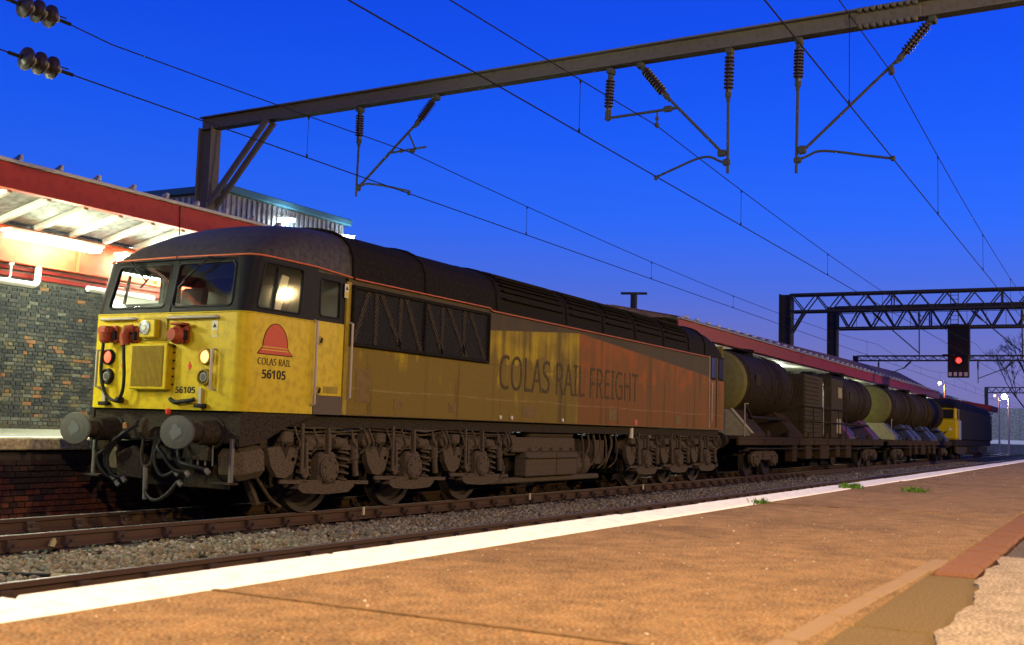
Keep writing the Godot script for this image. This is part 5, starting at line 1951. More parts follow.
func axle_gear(L: Node3D, za: float, s: float, i: int) -> void:
	# axle box, springs, yoke, links and brake gear of one wheel
	var b := mb()
	var X := s * 1.10
	b.cbox(Vector3(X, 0.60, za), Vector3(0.22, 0.46, 0.36), 0.04)
	var ab := part(L, "axle_box", b, M.bogie)
	b = mb()
	b.lathe(Vector3(s * 1.20, 0.60, za), Vector3(s, 0, 0), [Vector2(0, .185), Vector2(.03, .185), Vector2(.04, .17), Vector2(.055, .165), Vector2(.06, 0)], 22)
	part(ab, "cover", b, M.bogie_light)
	for k in 6:
		var a := TAU * k / 6.0 + 0.3
		b = mb()
		b.tube([Vector3(s * 1.25, 0.60 + .13 * sin(a), za + .13 * cos(a)), Vector3(s * 1.275, 0.60 + .13 * sin(a), za + .13 * cos(a))], 0.018, 6)
		part(ab, "bolt", b, M.bogie)
	# yoke under the axle box that carries the springs
	b = mb()
	b.prism(PackedVector2Array([Vector2(-.58, .43), Vector2(-.50, .44), Vector2(-.22, .43), Vector2(0, .47), Vector2(.22, .43), Vector2(.46, .44), Vector2(.60, .42), Vector2(.62, .36), Vector2(.50, .30), Vector2(0, .27), Vector2(-.46, .285), Vector2(-.58, .36)]), Vector3(s * 1.04, 0, za), Vector3(0, 0, 1), Vector3.UP, Vector3(s * .17, 0, 0))
	part(L, "yoke", b, M.bogie_light)
	for d in [-0.40, 0.42]:
		b = mb()
		var pts := []
		for k in 46:
			var t := k / 45.0
			var a := t * TAU * 4.6
			pts.append(Vector3(s * 1.12 + .085 * cos(a), .45 + .42 * t, za + d + .085 * sin(a)))
		b.tube(pts, 0.021, 6)
		part(L, "coil_spring", b, M.bogie_light)
		b = mb()
		b.tube([Vector3(s * 1.12, .43, za + d), Vector3(s * 1.12, .90, za + d)], 0.045, 8)
		part(L, "spring_core", b, M.underframe)
	# pointed horn bracket between the axle boxes
	b = mb()
	b.prism(PackedVector2Array([Vector2(.60, .88), Vector2(.80, .90), Vector2(.86, .74), Vector2(.96, .90), Vector2(1.12, .90), Vector2(1.22, .88), Vector2(1.14, .66), Vector2(1.02, .52), Vector2(.86, .50), Vector2(.72, .56), Vector2(.66, .70)]), Vector3(s * 1.10, 0, za), Vector3(0, 0, 1), Vector3.UP, Vector3(s * .09, 0, 0))
	part(L, "horn_bracket", b, M.bogie_light)
	b = mb()
	b.tube([Vector3(s * 1.19, .74, za + .72), Vector3(s * 1.16, .74, za + .72)], 0.03, 8)
	part(L, "pin", b, M.underframe)
	# brake cylinders, dampers and links above
	for q in [[.30, .96, .10, .34], [-.28, .95, .085, .26]]:
		b = mb()
		b.lathe(Vector3(s * 1.14, q[1], za + q[0] + q[3] / 2), Vector3(0, 0, -1), [Vector2(0, 0), Vector2(0, q[2] * .7), Vector2(.04, q[2]), Vector2(q[3] * .5, q[2]), Vector2(q[3] * .52, q[2] * .86), Vector2(q[3], q[2] * .8), Vector2(q[3], 0)], 18)
		part(L, "brake_cylinder", b, M.bogie)
	b = mb()
	b.bar(Vector3(s * 1.22, 1.16, za + .06), Vector3(s * 1.22, .82, za + .04), .06, .05)
	b.bar(Vector3(s * 1.22, .96, za + .52), Vector3(s * 1.22, .56, za + .48), .05, .045)
	part(L, "hanger_link", b, M.bogie)
	b = mb()
	b.bar(Vector3(s * 1.24, 1.2, za + .62), Vector3(s * 1.24, .55, za + .60), .03, .045)
	part(L, "hanger_rod", b, M.bogie)
	b = mb()
	b.lathe(Vector3(s * 1.18, .56, za + .50), Vector3(s, 0, 0), [Vector2(0, .07), Vector2(.05, .07), Vector2(.06, .05), Vector2(.06, 0)], 14)
	part(L, "link_eye", b, M.bogie_light)
	b = mb()   # brake block against the tyre
	b.prism(PackedVector2Array([Vector2(.63, .75), Vector2(.70, .78), Vector2(.74, .55), Vector2(.70, .35), Vector2(.62, .38), Vector2(.65, .56)]), Vector3(s * .72, 0, za), Vector3(0, 0, 1), Vector3.UP, Vector3(s * .09, 0, 0))
	part(L, "brake_block", b, M.underframe)
	b = mb()
	b.tube(curve([Vector3(s * 1.2, 1.14, za - .5), Vector3(s * 1.26, 1.0, za - .44), Vector3(s * 1.25, .86, za - .56), Vector3(s * 1.2, .72, za - .5)]), 0.013, 6)
	part(L, "pipe", b, M.bogie)
	# ribs, dampers, cups and rigging that fill the frame
	for d in [-0.72, -0.55, 0.30, 0.92]:
		b = mb()
		b.cbox(Vector3(s * 1.02, .90, za + d), Vector3(.12, .30, .025), .005)
		part(L, "frame_rib", b, M.bogie)
	for d in [-0.40, 0.42]:
		b = mb()
		b.lathe(Vector3(s * 1.12, .86, za + d), Vector3.UP, [Vector2(0, 0), Vector2(0, .12), Vector2(.05, .12), Vector2(.09, .07), Vector2(.09, 0)], 16)
		part(L, "spring_cup", b, M.bogie)
	b = mb()
	b.lathe(Vector3(s * 1.20, .50, za - .62), Vector3(0, .98, .18).normalized(), [Vector2(0, 0), Vector2(0, .045), Vector2(.24, .045), Vector2(.24, .062), Vector2(.50, .062), Vector2(.52, .03), Vector2(.60, .03), Vector2(.60, 0)], 14)
	part(L, "damper", b, M.bogie_light)
	b = mb()
	b.bar(Vector3(s * 1.17, .40, za - .95), Vector3(s * 1.17, .46, za + .95), .03, .05)
	part(L, "brake_rigging", b, M.bogie)
	b = mb()
	b.prism(PackedVector2Array([Vector2(-.16, .86), Vector2(.16, .86), Vector2(.24, 1.06), Vector2(.12, 1.14), Vector2(-.12, 1.14), Vector2(-.24, 1.06)]), Vector3(s * 1.0, 0, za), Vector3(0, 0, 1), Vector3.UP, Vector3(s * .13, 0, 0))
	part(L, "lifting_bracket", b, M.bogie)
	for d in [-.9, -.78, .34, .72]:
		b = mb()
		b.tube(curve([Vector3(s * 1.16, 1.22, za + d), Vector3(s * 1.25, 1.08, za + d + .03), Vector3(s * 1.24, .92, za + d - .06), Vector3(s * 1.14, .80, za + d)]), 0.016, 6)
		part(L, "pipe", b, M.bogie)
	b = mb()
	b.cbox(Vector3(s * 1.16, 1.02, za + .86), Vector3(.14, .16, .22), .03)
	part(L, "valve_box", b, M.bogie_light)
	b = mb()
	b.lathe(Vector3(s * 1.10, 1.0, za - .86), Vector3(s, 0, 0), [Vector2(0, .12), Vector2(.10, .12), Vector2(.12, .09), Vector2(.14, .05), Vector2(.14, 0)], 16)
	part(L, "brake_actuator", b, M.bogie_light)
	if i == 2 or i == 5:
		b = mb()
		b.tube(curve([Vector3(s * 1.2, .75, za - .62), Vector3(s * 1.22, .5, za - .72), Vector3(s * 1.2, .34, za - .6), Vector3(s * 1.1, .3, za - .4)]), 0.02, 7)
		part(L, "sand_pipe", b, M.bogie_light)

# ---------------------------------------------------------------- the rest of the train
func wagon(z0: float, z1: float, label: String) -> void:
	var w := thing("flat_wagon", label, "wagon", Vector3(0, 0, z0), "flat wagons of the treatment train")
	var L := z0 - z1
	var zm := (z0 + z1) / 2
	var b := mb()
	b.cbox(Vector3(0, 1.14, zm), Vector3(2.56, 0.08, L - .7), 0.01)
	part(w, "deck", b, M.wagon_brown)
	for s in [-1.0, 1.0]:
		b = mb()
		b.cbox(Vector3(s * 1.24, 1.02, zm), Vector3(0.08, 0.17, L - .7), 0.01)
		part(w, "side_sill", b, M.wagon_brown)
		b = mb()
		b.prism(PackedVector2Array([Vector2(-5.5, .94), Vector2(5.5, .94), Vector2(3.6, .55), Vector2(-3.6, .55)]), Vector3(s * .9, 0, zm), Vector3(0, 0, 1), Vector3.UP, Vector3(s * .08, 0, 0))
		part(w, "truss_plate", b, M.wagon_brown)
		for k in 9:
			b = mb()
			b.cbox(Vector3(s * 1.29, 1.02, zm - 8.0 + 2.0 * k), Vector3(0.03, 0.2, 0.10), 0.006)
			part(w, "stanchion_pocket", b, M.wagon_brown)
		for zb in [z0 - .35, z1 + .35]:
			b = mb()
			var d := 1.0 if zb > zm else -1.0
			b.lathe(Vector3(s * .87, 1.05, zb), Vector3(0, 0, d), [Vector2(0, .14), Vector2(.3, .12), Vector2(.3, .09), Vector2(.5, .09), Vector2(.5, .23), Vector2(.55, .23), Vector2(.56, 0)], 16)
			part(w, "buffer", b, M.underframe)
		b = mb()
		b.tube([Vector3(s * 1.30, 1.18, z0 - .8), Vector3(s * 1.30, 2.1, z0 - .8), Vector3(s * 1.30, 2.1, z0 - 1.1)], 0.018, 6)
		part(w, "hand_rail", b, M.wagon_cream)
	for zb in [z0 - 3.6, z1 + 2.4]:
		for s in [-1.0, 1.0]:
			b = mb()
			b.prism(PackedVector2Array([Vector2(-1.45, .62), Vector2(-1.1, .74), Vector2(-.45, .78), Vector2(.45, .78), Vector2(1.1, .74), Vector2(1.45, .62), Vector2(1.35, .42), Vector2(1.12, .30), Vector2(.78, .30), Vector2(.55, .50), Vector2(-.55, .50), Vector2(-.78, .30), Vector2(-1.12, .30), Vector2(-1.35, .42)]), Vector3(s * .98, 0, zb), Vector3(0, 0, 1), Vector3.UP, Vector3(s * .10, 0, 0))
			part(w, "bogie_frame", b, M.bogie)
			for dz in [-0.95, 0.95]:
				b = mb()
				b.lathe(Vector3(s * .76, .45, zb + dz), Vector3(-s, 0, 0), [Vector2(-.07, 0), Vector2(-.07, .37), Vector2(-.065, .442), Vector2(.055, .45), Vector2(.06, .478), Vector2(.075, .475), Vector2(.075, 0)], 28)
				part(w, "wheel", b, M.wheel)
				b = mb()
				b.lathe(Vector3(s * 1.07, .45, zb + dz), Vector3(s, 0, 0), [Vector2(0, .15), Vector2(.07, .14), Vector2(.08, .1), Vector2(.08, 0)], 14)
				part(w, "axle_cap", b, M.bogie_light)
				for dd in [-.22, .22]:
					b = mb()
					b.tube([Vector3(s * 1.1, .40, zb + dz + dd), Vector3(s * 1.1, .62, zb + dz + dd)], 0.06, 8)
					part(w, "spring", b, M.bogie)
			b = mb()
			b.cbox(Vector3(s * 1.08, .60, zb), Vector3(.14, .24, .5), 0.03)
			part(w, "bolster_spring", b, M.bogie_light)
	for s in [-1.0, 1.0]:
		for q in [[-3.6, .9, .5], [-1.8, .6, .42], [.3, 1.3, .5], [2.6, .8, .46], [4.4, .5, .6]]:
			b = mb()
			b.cbox(Vector3(s * 1.1, .70, zm + q[0]), Vector3(.3, q[2], q[1]), .03)
			part(w, "equipment_box", b, M.wagon_brown)
		for k in 7:
			b = mb()
			b.cbox(Vector3(s * 1.2, 1.27, zm - 7.5 + 2.5 * k), Vector3(.12, .18, .3), .02)
			part(w, "deck_lock", b, M.wagon_brown)
		b = mb()
		b.tube([Vector3(s * 1.22, .84, z0 - 1.2), Vector3(s * 1.22, .80, zm), Vector3(s * 1.22, .84, z1 + 1.2)], .03, 6)
		part(w, "air_pipe", b, M.underframe)
	b = mb()
	b.cbox(Vector3(0, .8, zm), Vector3(.6, .5, L - 6), .05)
	part(w, "centre_sill", b, M.underframe)
	off = Vector3.ZERO

func tank(z0: float, z1: float, label: String, endm: Material, s1: Material, s2: Material) -> void:
	var t := thing("water_tank", label, "tank", Vector3(0, 1.19, (z0 + z1) / 2), "cylindrical tanks on the flat wagons")
	var r := 0.98
	var yc := 2.76
	var b := mb()
	b.lathe(Vector3(0, yc, z0), Vector3(0, 0, -1), [Vector2(0.02, r - .03), Vector2(0.06, r), Vector2(z0 - z1 - .06, r), Vector2(z0 - z1 - .02, r - .03)], 48)
	part(t, "shell", b, M.tank_grey)
	for e in [[z0, 1.0], [z1, -1.0]]:
		b = mb()
		b.lathe(Vector3(0, yc, e[0] - .02 * e[1]), Vector3(0, 0, e[1]), [Vector2(0, r - .03), Vector2(.10, r * .9), Vector2(.18, r * .7), Vector2(.24, r * .4), Vector2(.26, 0)], 48)
		part(t, "dished_end", b, endm)
	for k in 3:
		b = mb()
		var z := lerpf(z0 - .25, z1 + .25, k / 2.0)
		var ring := []
		for i in 41:
			var a := TAU * i / 40.0
			ring.append(Vector3(cos(a) * (r + .006), yc + sin(a) * (r + .006), z))
		b.tube(ring, 0.02, 5, false)
		part(t, "band", b, M.tank_grey)
	b = mb()
	b.lathe(Vector3(0, yc + r - .05, (z0 + z1) / 2), Vector3.UP, [Vector2(0, .34), Vector2(.16, .34), Vector2(.17, .38), Vector2(.21, .38), Vector2(.25, 0)], 20)
	part(t, "manhole", b, M.roof_black)
	for s in [-1.0, 1.0]:     # straps, ladder and pipe on each flank
		for dz in [-.17, .17]:
			b = mb()
			var lp := []
			for k in 9:
				var a := lerpf(-.55, 1.25, k / 8.0)
				lp.append(Vector3(s * cos(a) * (r + .05), yc + sin(a) * (r + .05), (z0 + z1) / 2 + dz - .9))
			b.tube(lp, .016, 5)
			part(t, "ladder_rail", b, M.wagon_brown)
		for k in 7:
			var a := lerpf(-.5, 1.2, k / 6.0)
			b = mb()
			b.tube([Vector3(s * cos(a) * (r + .05), yc + sin(a) * (r + .05), (z0 + z1) / 2 - 1.07), Vector3(s * cos(a) * (r + .05), yc + sin(a) * (r + .05), (z0 + z1) / 2 - .73)], .013, 5)
			part(t, "rung", b, M.wagon_brown)
		b = mb()
		b.tube([Vector3(s * .8, yc - r * .62, z0 - .3), Vector3(s * .9, 1.75, z0 - .6), Vector3(s * .9, 1.75, z1 + .5)], .05, 8)
		part(t, "feed_pipe", b, M.underframe)
		b = mb()
		b.cbox(Vector3(s * (r + .012), yc + .1, z0 - 1.0), Vector3(.02, .34, .46), .005)
		part(t, "data_plate", b, M.container_grey)
	b = mb()
	b.cbox(Vector3(0.15, yc + r + .06, (z0 + z1) / 2 + .9), Vector3(.5, .05, 1.1), .01)
	part(t, "walkway", b, M.roof_black)
	var i := 0
	for q in [[z0 + .55, z0 - .95, s1], [z1 + 1.15, z1 - .25, s2]]:
		b = mb()
		b.prism(PackedVector2Array([Vector2(-1.24, 1.19), Vector2(1.24, 1.19), Vector2(1.24, 1.27), Vector2(.60, 1.96), Vector2(-.60, 1.96), Vector2(-1.24, 1.27)]), Vector3(0, 0, q[0]), Vector3.RIGHT, Vector3.UP, Vector3(0, 0, q[1] - q[0]))
		var sd := part(t, "saddle", b, q[2])
		b = mb()
		b.prism(PackedVector2Array([Vector2(-1.22, 1.20), Vector2(1.22, 1.20), Vector2(1.22, 1.27), Vector2(.59, 1.95), Vector2(-.59, 1.95), Vector2(-1.22, 1.27)]), Vector3(0, 0, q[0] + .003), Vector3.RIGHT, Vector3.UP, Vector3(0, 0, .012))
		part(sd, "end_plate", b, M.wagon_cream if i == 0 and endm == M.tank_end else q[2])
		for s in [-1.0, 1.0]:
			b = mb()
			b.bar(Vector3(s * 1.25, 1.28, q[0] - .12), Vector3(s * .62, 1.975, q[0] - .12), .24, .03)
			part(sd, "edge_strip", b, M.wagon_cream if i == 0 and endm == M.tank_end else (M.wagon_pink if q[2] == M.wagon_purple else q[2]))
		i += 1
	off = Vector3.ZERO

func train() -> void:
	wagon(-29.75, -51.6, "brown flat wagon coupled behind the orange end of the locomotive")
	wagon(-52.2, -73.6, "dark flat wagon carrying three tanks ahead of the rear locomotive")
	tank(-31.9, -37.0, "grey tank with yellow green end next to the orange cab", M.tank_end, M.wagon_brown, M.wagon_brown)
	tank(-44.9, -50.2, "grey tank with pink and purple saddle behind the equipment container", M.tank_grey, M.wagon_purple, M.wagon_purple)
	tank(-55.0, -60.2, "grey tank with yellow green end and blue saddle, first of three", M.tank_end, M.wagon_blue, M.wagon_blue)
	tank(-61.2, -66.2, "dark grey tank in the middle of the three in a row", M.tank_grey, M.wagon_blue, M.wagon_blue)
	tank(-67.2, -72.2, "dark grey tank nearest the rear locomotive's yellow front", M.tank_grey, M.wagon_blue, M.wagon_blue)
	# equipment container
	var c := thing("equipment_container", "dark ribbed equipment container with silver pipes between two tanks", "container", Vector3(0, 1.19, -40.4))
	var b := mb()
	b.cbox(Vector3(0, 2.26, -38.9), Vector3(2.40, 2.14, 2.6), 0.03)
	part(c, "ribbed_box", b, M.container_grey)
	b = mb()
	b.cbox(Vector3(0, 2.3, -42.7), Vector3(2.30, 2.22, 1.9), 0.03)
	part(c, "pump_cabin", b, M.container_grey)
	for s in [-1.0, 1.0]:
		for k in 14:
			b = mb()
			b.cbox(Vector3(s * 1.21, 1.40 + 0.14 * k, -38.6), Vector3(0.05, 0.06, 1.9), 0.015)
			part(c, "rib", b, M.container_grey)
		for k in 4:
			b = mb()
			b.tube([Vector3(s * (1.05 - .06 * k), 1.25, -40.45 - .36 * k), Vector3(s * (1.05 - .06 * k), 3.2 - .25 * (k % 2), -40.45 - .36 * k)], 0.055 + .012 * (k % 2), 10)
			part(c, "silver_pipe", b, M.chrome)
		b = mb()
		b.cbox(Vector3(s * 1.16, 1.65, -42.9), Vector3(0.03, 0.55, 0.7), 0.01)
		part(c, "cream_panel", b, M.wagon_cream)
		b = mb()
		b.cbox(Vector3(s * 1.16, 2.9, -43.1), Vector3(0.03, 0.4, 0.6), 0.01)
		part(c, "cream_panel", b, M.wagon_cream)
		for y in [1.75, 2.25]:
			b = mb()
			b.tube([Vector3(s * 1.27, y, -37.3), Vector3(s * 1.27, y, -43.7)], 0.02, 6)
			part(c, "hand_rail", b, M.wagon_brown)
		for k in 6:
			b = mb()
			b.tube([Vector3(s * 1.27, 1.2, -37.3 - 1.28 * k), Vector3(s * 1.27, 2.25, -37.3 - 1.28 * k)], 0.02, 6)
			part(c, "rail_post", b, M.wagon_brown)
		b = mb()
		b.cbox(Vector3(s * .5, 3.45, -41.0), Vector3(.5, .25, .9), .08)
		part(c, "roof_unit", b, M.roof_black)
	rear_locomotive()

func rear_locomotive() -> void:
	var zn := -75.4
	var ze := -96.4
	var L := thing("rear_locomotive", "dark grey diesel locomotive with yellow front at the tail of the train", "locomotive", Vector3(0, 0, zn))
	var b := mb()
	b.cbox(Vector3(0, 2.28, (zn - 2.0 + ze) / 2), Vector3(2.70, 1.96, zn - 2.0 - ze), 0.05)
	part(L, "body", b, M.loco_grey)
	b = mb()
	b.cbox(Vector3(0, 1.92, zn - 0.6), Vector3(2.70, 1.24, 1.2), 0.10)
	part(L, "nose", b, M.yellow_side)
	b = mb()
	b.cbox(Vector3(0, 1.92, zn - 1.6), Vector3(2.69, 1.24, 0.9), 0.02)
	part(L, "cab_side", b, M.loco_door)
	b = mb()
	b.cbox(Vector3(0, 2.92, zn - 1.1), Vector3(2.58, 0.80, 1.9), 0.10)
	part(L, "cab_upper", b, M.yellow_side)
	for s in [-1.0, 1.0]:
		b = mb()
		b.cbox(Vector3(s * .62, 2.92, zn - .13), Vector3(1.02, .58, .06), .04)
		var f := part(L, "windscreen_frame", b, M.rubber)
		b = mb()
		b.cbox(Vector3(s * .62, 2.92, zn - .095), Vector3(.90, .46, .02), .008)
		part(f, "pane", b, M.dark_glass)
		for q in [[-.75, .62], [-1.65, .46]]:
			b = mb()
			b.cbox(Vector3(s * 1.285, 2.92, zn + q[0]), Vector3(.03, .58, q[1] + .1), .01)
			f = part(L, "side_window_frame", b, M.rubber)
			b = mb()
			b.cbox(Vector3(s * 1.302, 2.92, zn + q[0]), Vector3(.012, .46, q[1]), .004)
			part(f, "pane", b, M.dark_glass)
		b = mb()
		b.lathe(Vector3(s * .87, 1.05, zn), Vector3(0, 0, 1), [Vector2(-.1, .17), Vector2(.25, .14), Vector2(.25, .11), Vector2(.44, .11), Vector2(.45, .24), Vector2(.5, .24), Vector2(.51, 0)], 18)
		part(L, "buffer", b, M.underframe)
		b = mb()
		b.tube([Vector3(s * .95, 1.95, zn), Vector3(s * .95, 1.95, zn + .03)], .10, 14)
		part(L, "marker_lamp", b, M.label_white)
		for q in [-20.0]:
			b = mb()
			b.cbox(Vector3(s * 1.36, 2.85, zn + q), Vector3(.02, .5, .5), .01)
			part(L, "rear_window", b, M.dark_glass)
	b = mb()
	b.tube(curve([Vector3(-.5, 1.9, zn + .03), Vector3(-.2, 1.6, zn + .08), Vector3(.1, 1.75, zn + .07), Vector3(.4, 1.55, zn + .08), Vector3(.7, 1.8, zn + .03)]), .05, 8)
	part(L, "jumper_cable", b, M.hose)
	b = mb()
	var rows := []
	for q in [[zn - .12, .05, 1.15], [zn - .4, .30, 1.24], [zn - .9, .5, 1.28], [zn - 1.6, .62, 1.30], [ze + 1.6, .62, 1.30], [ze + .5, .4, 1.28], [ze, .08, 1.25]]:
		rows.append(roof_row(q[0], q[1], q[2], .06))
	b.grid(rows)
	part(L, "roof", b, M.roof_black)
	for k in 5:
		b = mb()
		b.cbox(Vector3(0, 3.9, zn - 4.0 - 3.2 * k), Vector3(1.2, .12, 2.2), .03)
		part(L, "roof_hatch", b, M.roof_black)
	b = mb()
	b.cbox(Vector3(0, 1.1, (zn + ze) / 2), Vector3(2.5, .4, zn - ze - .3), .03)
	part(L, "underframe", b, M.underframe)
	b = mb()
	b.cbox(Vector3(0, .65, (zn + ze) / 2), Vector3(2.4, .7, 5.0), .1)
	part(L, "fuel_tank", b, M.underframe)
	for zb in [zn - 4.2, ze + 4.2]:
		for s in [-1.0, 1.0]:
			b = mb()
			b.prism(PackedVector2Array([Vector2(-2.9, .85), Vector2(2.9, .85), Vector2(2.7, .45), Vector2(1.2, .35), Vector2(-1.2, .35), Vector2(-2.7, .45)]), Vector3(s * 1.0, 0, zb), Vector3(0, 0, 1), Vector3.UP, Vector3(s * .12, 0, 0))
			part(L, "bogie_frame", b, M.bogie)
			for d in [-2.0, 0.0, 2.0]:
				b = mb()
				b.lathe(Vector3(s * .76, .55, zb + d), Vector3(-s, 0, 0), [Vector2(-.07, 0), Vector2(-.07, .54), Vector2(.055, .55), Vector2(.06, .58), Vector2(.075, .58), Vector2(.075, 0)], 24)
				part(L, "wheel", b, M.wheel)
	off = Vector3.ZERO

# ---------------------------------------------------------------- overhead line
func rod(b: MB, x0: float, y0: float, x1: float, y1: float, z: float, r: float) -> void:
	b.tube([Vector3(x0, y0, z), Vector3(x1, y1, z)], r, 8)

func insulator(p: Node3D, a: Vector3, c: Vector3) -> void:
	# ribbed post insulator between two points
	var d := (c - a).normalized()
	var l := a.distance_to(c)
	var prof := [Vector2(0, 0), Vector2(0, .03), Vector2(.06, .035), Vector2(.06, .042)]
	var n := 9
	for i in n:
		var t := .07 + (l - .16) * i / n
		var w := (l - .16) / n
		prof.append_array([Vector2(t, .040), Vector2(t + w * .25, .073), Vector2(t + w * .55, .073), Vector2(t + w * .8, .040)])
	prof.append_array([Vector2(l - .08, .042), Vector2(l, .034), Vector2(l, 0)])
	var b := mb()
	b.lathe(a, d, prof, 14)
	var o := part(p, "insulator", b, M.porcelain)
	b = mb()
	b.lathe(a - d * .10, d, [Vector2(0, 0), Vector2(0, .022), Vector2(.10, .022), Vector2(.10, .045), Vector2(.15, .045), Vector2(.15, 0)], 12)
	b.lathe(c - d * .05, d, [Vector2(0, 0), Vector2(0, .047), Vector2(.06, .047), Vector2(.09, .03), Vector2(.13, .03), Vector2(.13, 0)], 12)
	part(o, "end_cap", b, M.galvanised)

func support(label: String, z: float, kind: int, at: Vector3) -> Node3D:
	# the arm that holds the wires of one track under the gantry
	var t := thing("wire_support_arm", label, "support arm", at, "wire support arms under the near gantry")
	var b := mb()
	if kind == 0:
		insulator(t, Vector3(-.96, 6.62, z), Vector3(-.955, 6.08, z))
		b = mb(); rod(b, -.955, 6.1, -.97, 5.12, z, .019); part(t, "drop_tube", b, M.galvanised)
		insulator(t, Vector3(.58, 6.68, z), Vector3(.24, 6.28, z))
		b = mb(); rod(b, .26, 6.31, -.93, 5.27, z, .022); part(t, "stay_tube", b, M.galvanised)
		b = mb(); rod(b, -.34, 5.82, .44, 5.86, z, .018); part(t, "catenary_bracket", b, M.galvanised)
		b = mb(); rod(b, .07, 6.14, .22, 5.86, z, .016); part(t, "bracket_stay", b, M.galvanised)
		b = mb(); b.cbox(Vector3(.16, 5.82, z), Vector3(.10, .07, .07), .015); b.cbox(Vector3(-.06, 5.84, z), Vector3(.06, .07, .06), .015); part(t, "clamp", b, M.galvanised)
		b = mb(); b.tube(curve([Vector3(-.95, 5.22, z), Vector3(-.86, 5.30, z), Vector3(-.70, 5.32, z), Vector3(-.3, 5.24, z), Vector3(.13, 5.13, z)]), .018, 8); part(t, "steady_arm", b, M.galvanised)
		b = mb(); b.cbox(Vector3(-.93, 5.27, z), Vector3(.10, .12, .07), .02); b.cbox(Vector3(.13, 5.10, z), Vector3(.05, .08, .05), .012); part(t, "clamp", b, M.galvanised)
	elif kind == 1:
		insulator(t, Vector3(3.78, 6.66, z), Vector3(3.75, 6.06, z))
		b = mb(); rod(b, 3.70, 5.99, 4.86, 6.03, z, .022); part(t, "catenary_bracket", b, M.galvanised)
		b = mb(); b.cbox(Vector3(3.75, 6.0, z), Vector3(.09, .10, .07), .02); b.cbox(Vector3(4.72, 6.03, z), Vector3(.14, .09, .07), .02); part(t, "clamp", b, M.galvanised)
		b = mb(); rod(b, 4.55, 6.0, 4.55, 5.80, z, .014); b.cbox(Vector3(4.55, 5.80, z), Vector3(.06, .08, .08), .02); b.cbox(Vector3(4.55, 5.90, z), Vector3(.05, .05, .05), .01); part(t, "wire_clip", b, M.galvanised)
		insulator(t, Vector3(4.30, 6.72, z), Vector3(4.70, 6.22, z))
		b = mb(); rod(b, 4.69, 6.23, 5.60, 5.25, z, .022); part(t, "stay_tube", b, M.galvanised)
		insulator(t, Vector3(5.66, 6.78, z), Vector3(5.645, 6.12, z))
		b = mb(); rod(b, 5.645, 6.12, 5.65, 4.98, z, .022); part(t, "drop_tube", b, M.galvanised)
		b = mb(); b.tube(curve([Vector3(5.63, 5.14, z), Vector3(5.54, 5.16, z), Vector3(5.38, 5.24, z), Vector3(5.18, 5.23, z), Vector3(4.86, 5.12, z), Vector3(4.55, 5.01, z)]), .018, 8); part(t, "steady_arm", b, M.galvanised)
		b = mb(); b.cbox(Vector3(5.63, 5.14, z), Vector3(.11, .10, .07), .02); b.cbox(Vector3(5.56, 5.28, z), Vector3(.13, .10, .06), .02); b.cbox(Vector3(4.55, 5.0, z), Vector3(.05, .07, .05), .012); part(t, "clamp", b, M.galvanised)
	else:
		insulator(t, Vector3(6.67, 6.74, z), Vector3(6.655, 6.16, z))
		b = mb(); rod(b, 6.655, 6.16, 6.64, 4.90, z, .022); part(t, "drop_tube", b, M.galvanised)
		insulator(t, Vector3(8.42, 6.82, z), Vector3(8.03, 6.36, z))
		b = mb(); rod(b, 8.04, 6.38, 6.68, 5.16, z, .022); part(t, "stay_tube", b, M.galvanised)
		b = mb(); b.tube(curve([Vector3(6.66, 5.08, z), Vector3(6.80, 5.13, z), Vector3(6.95, 5.18, z), Vector3(7.2, 5.15, z), Vector3(7.6, 5.06, z), Vector3(7.94, 4.99, z)]), .018, 8); part(t, "steady_arm", b, M.galvanised)
		b = mb(); b.cbox(Vector3(6.66, 5.08, z), Vector3(.11, .09, .07), .02); b.cbox(Vector3(6.72, 5.22, z), Vector3(.12, .12, .06), .02); b.cbox(Vector3(7.94, 4.99, z), Vector3(.06, .07, .05), .012); b.cbox(Vector3(7.92, 6.2, z), Vector3(.08, .12, .06), .02); part(t, "clamp", b, M.galvanised)
	off = Vector3.ZERO
	return t

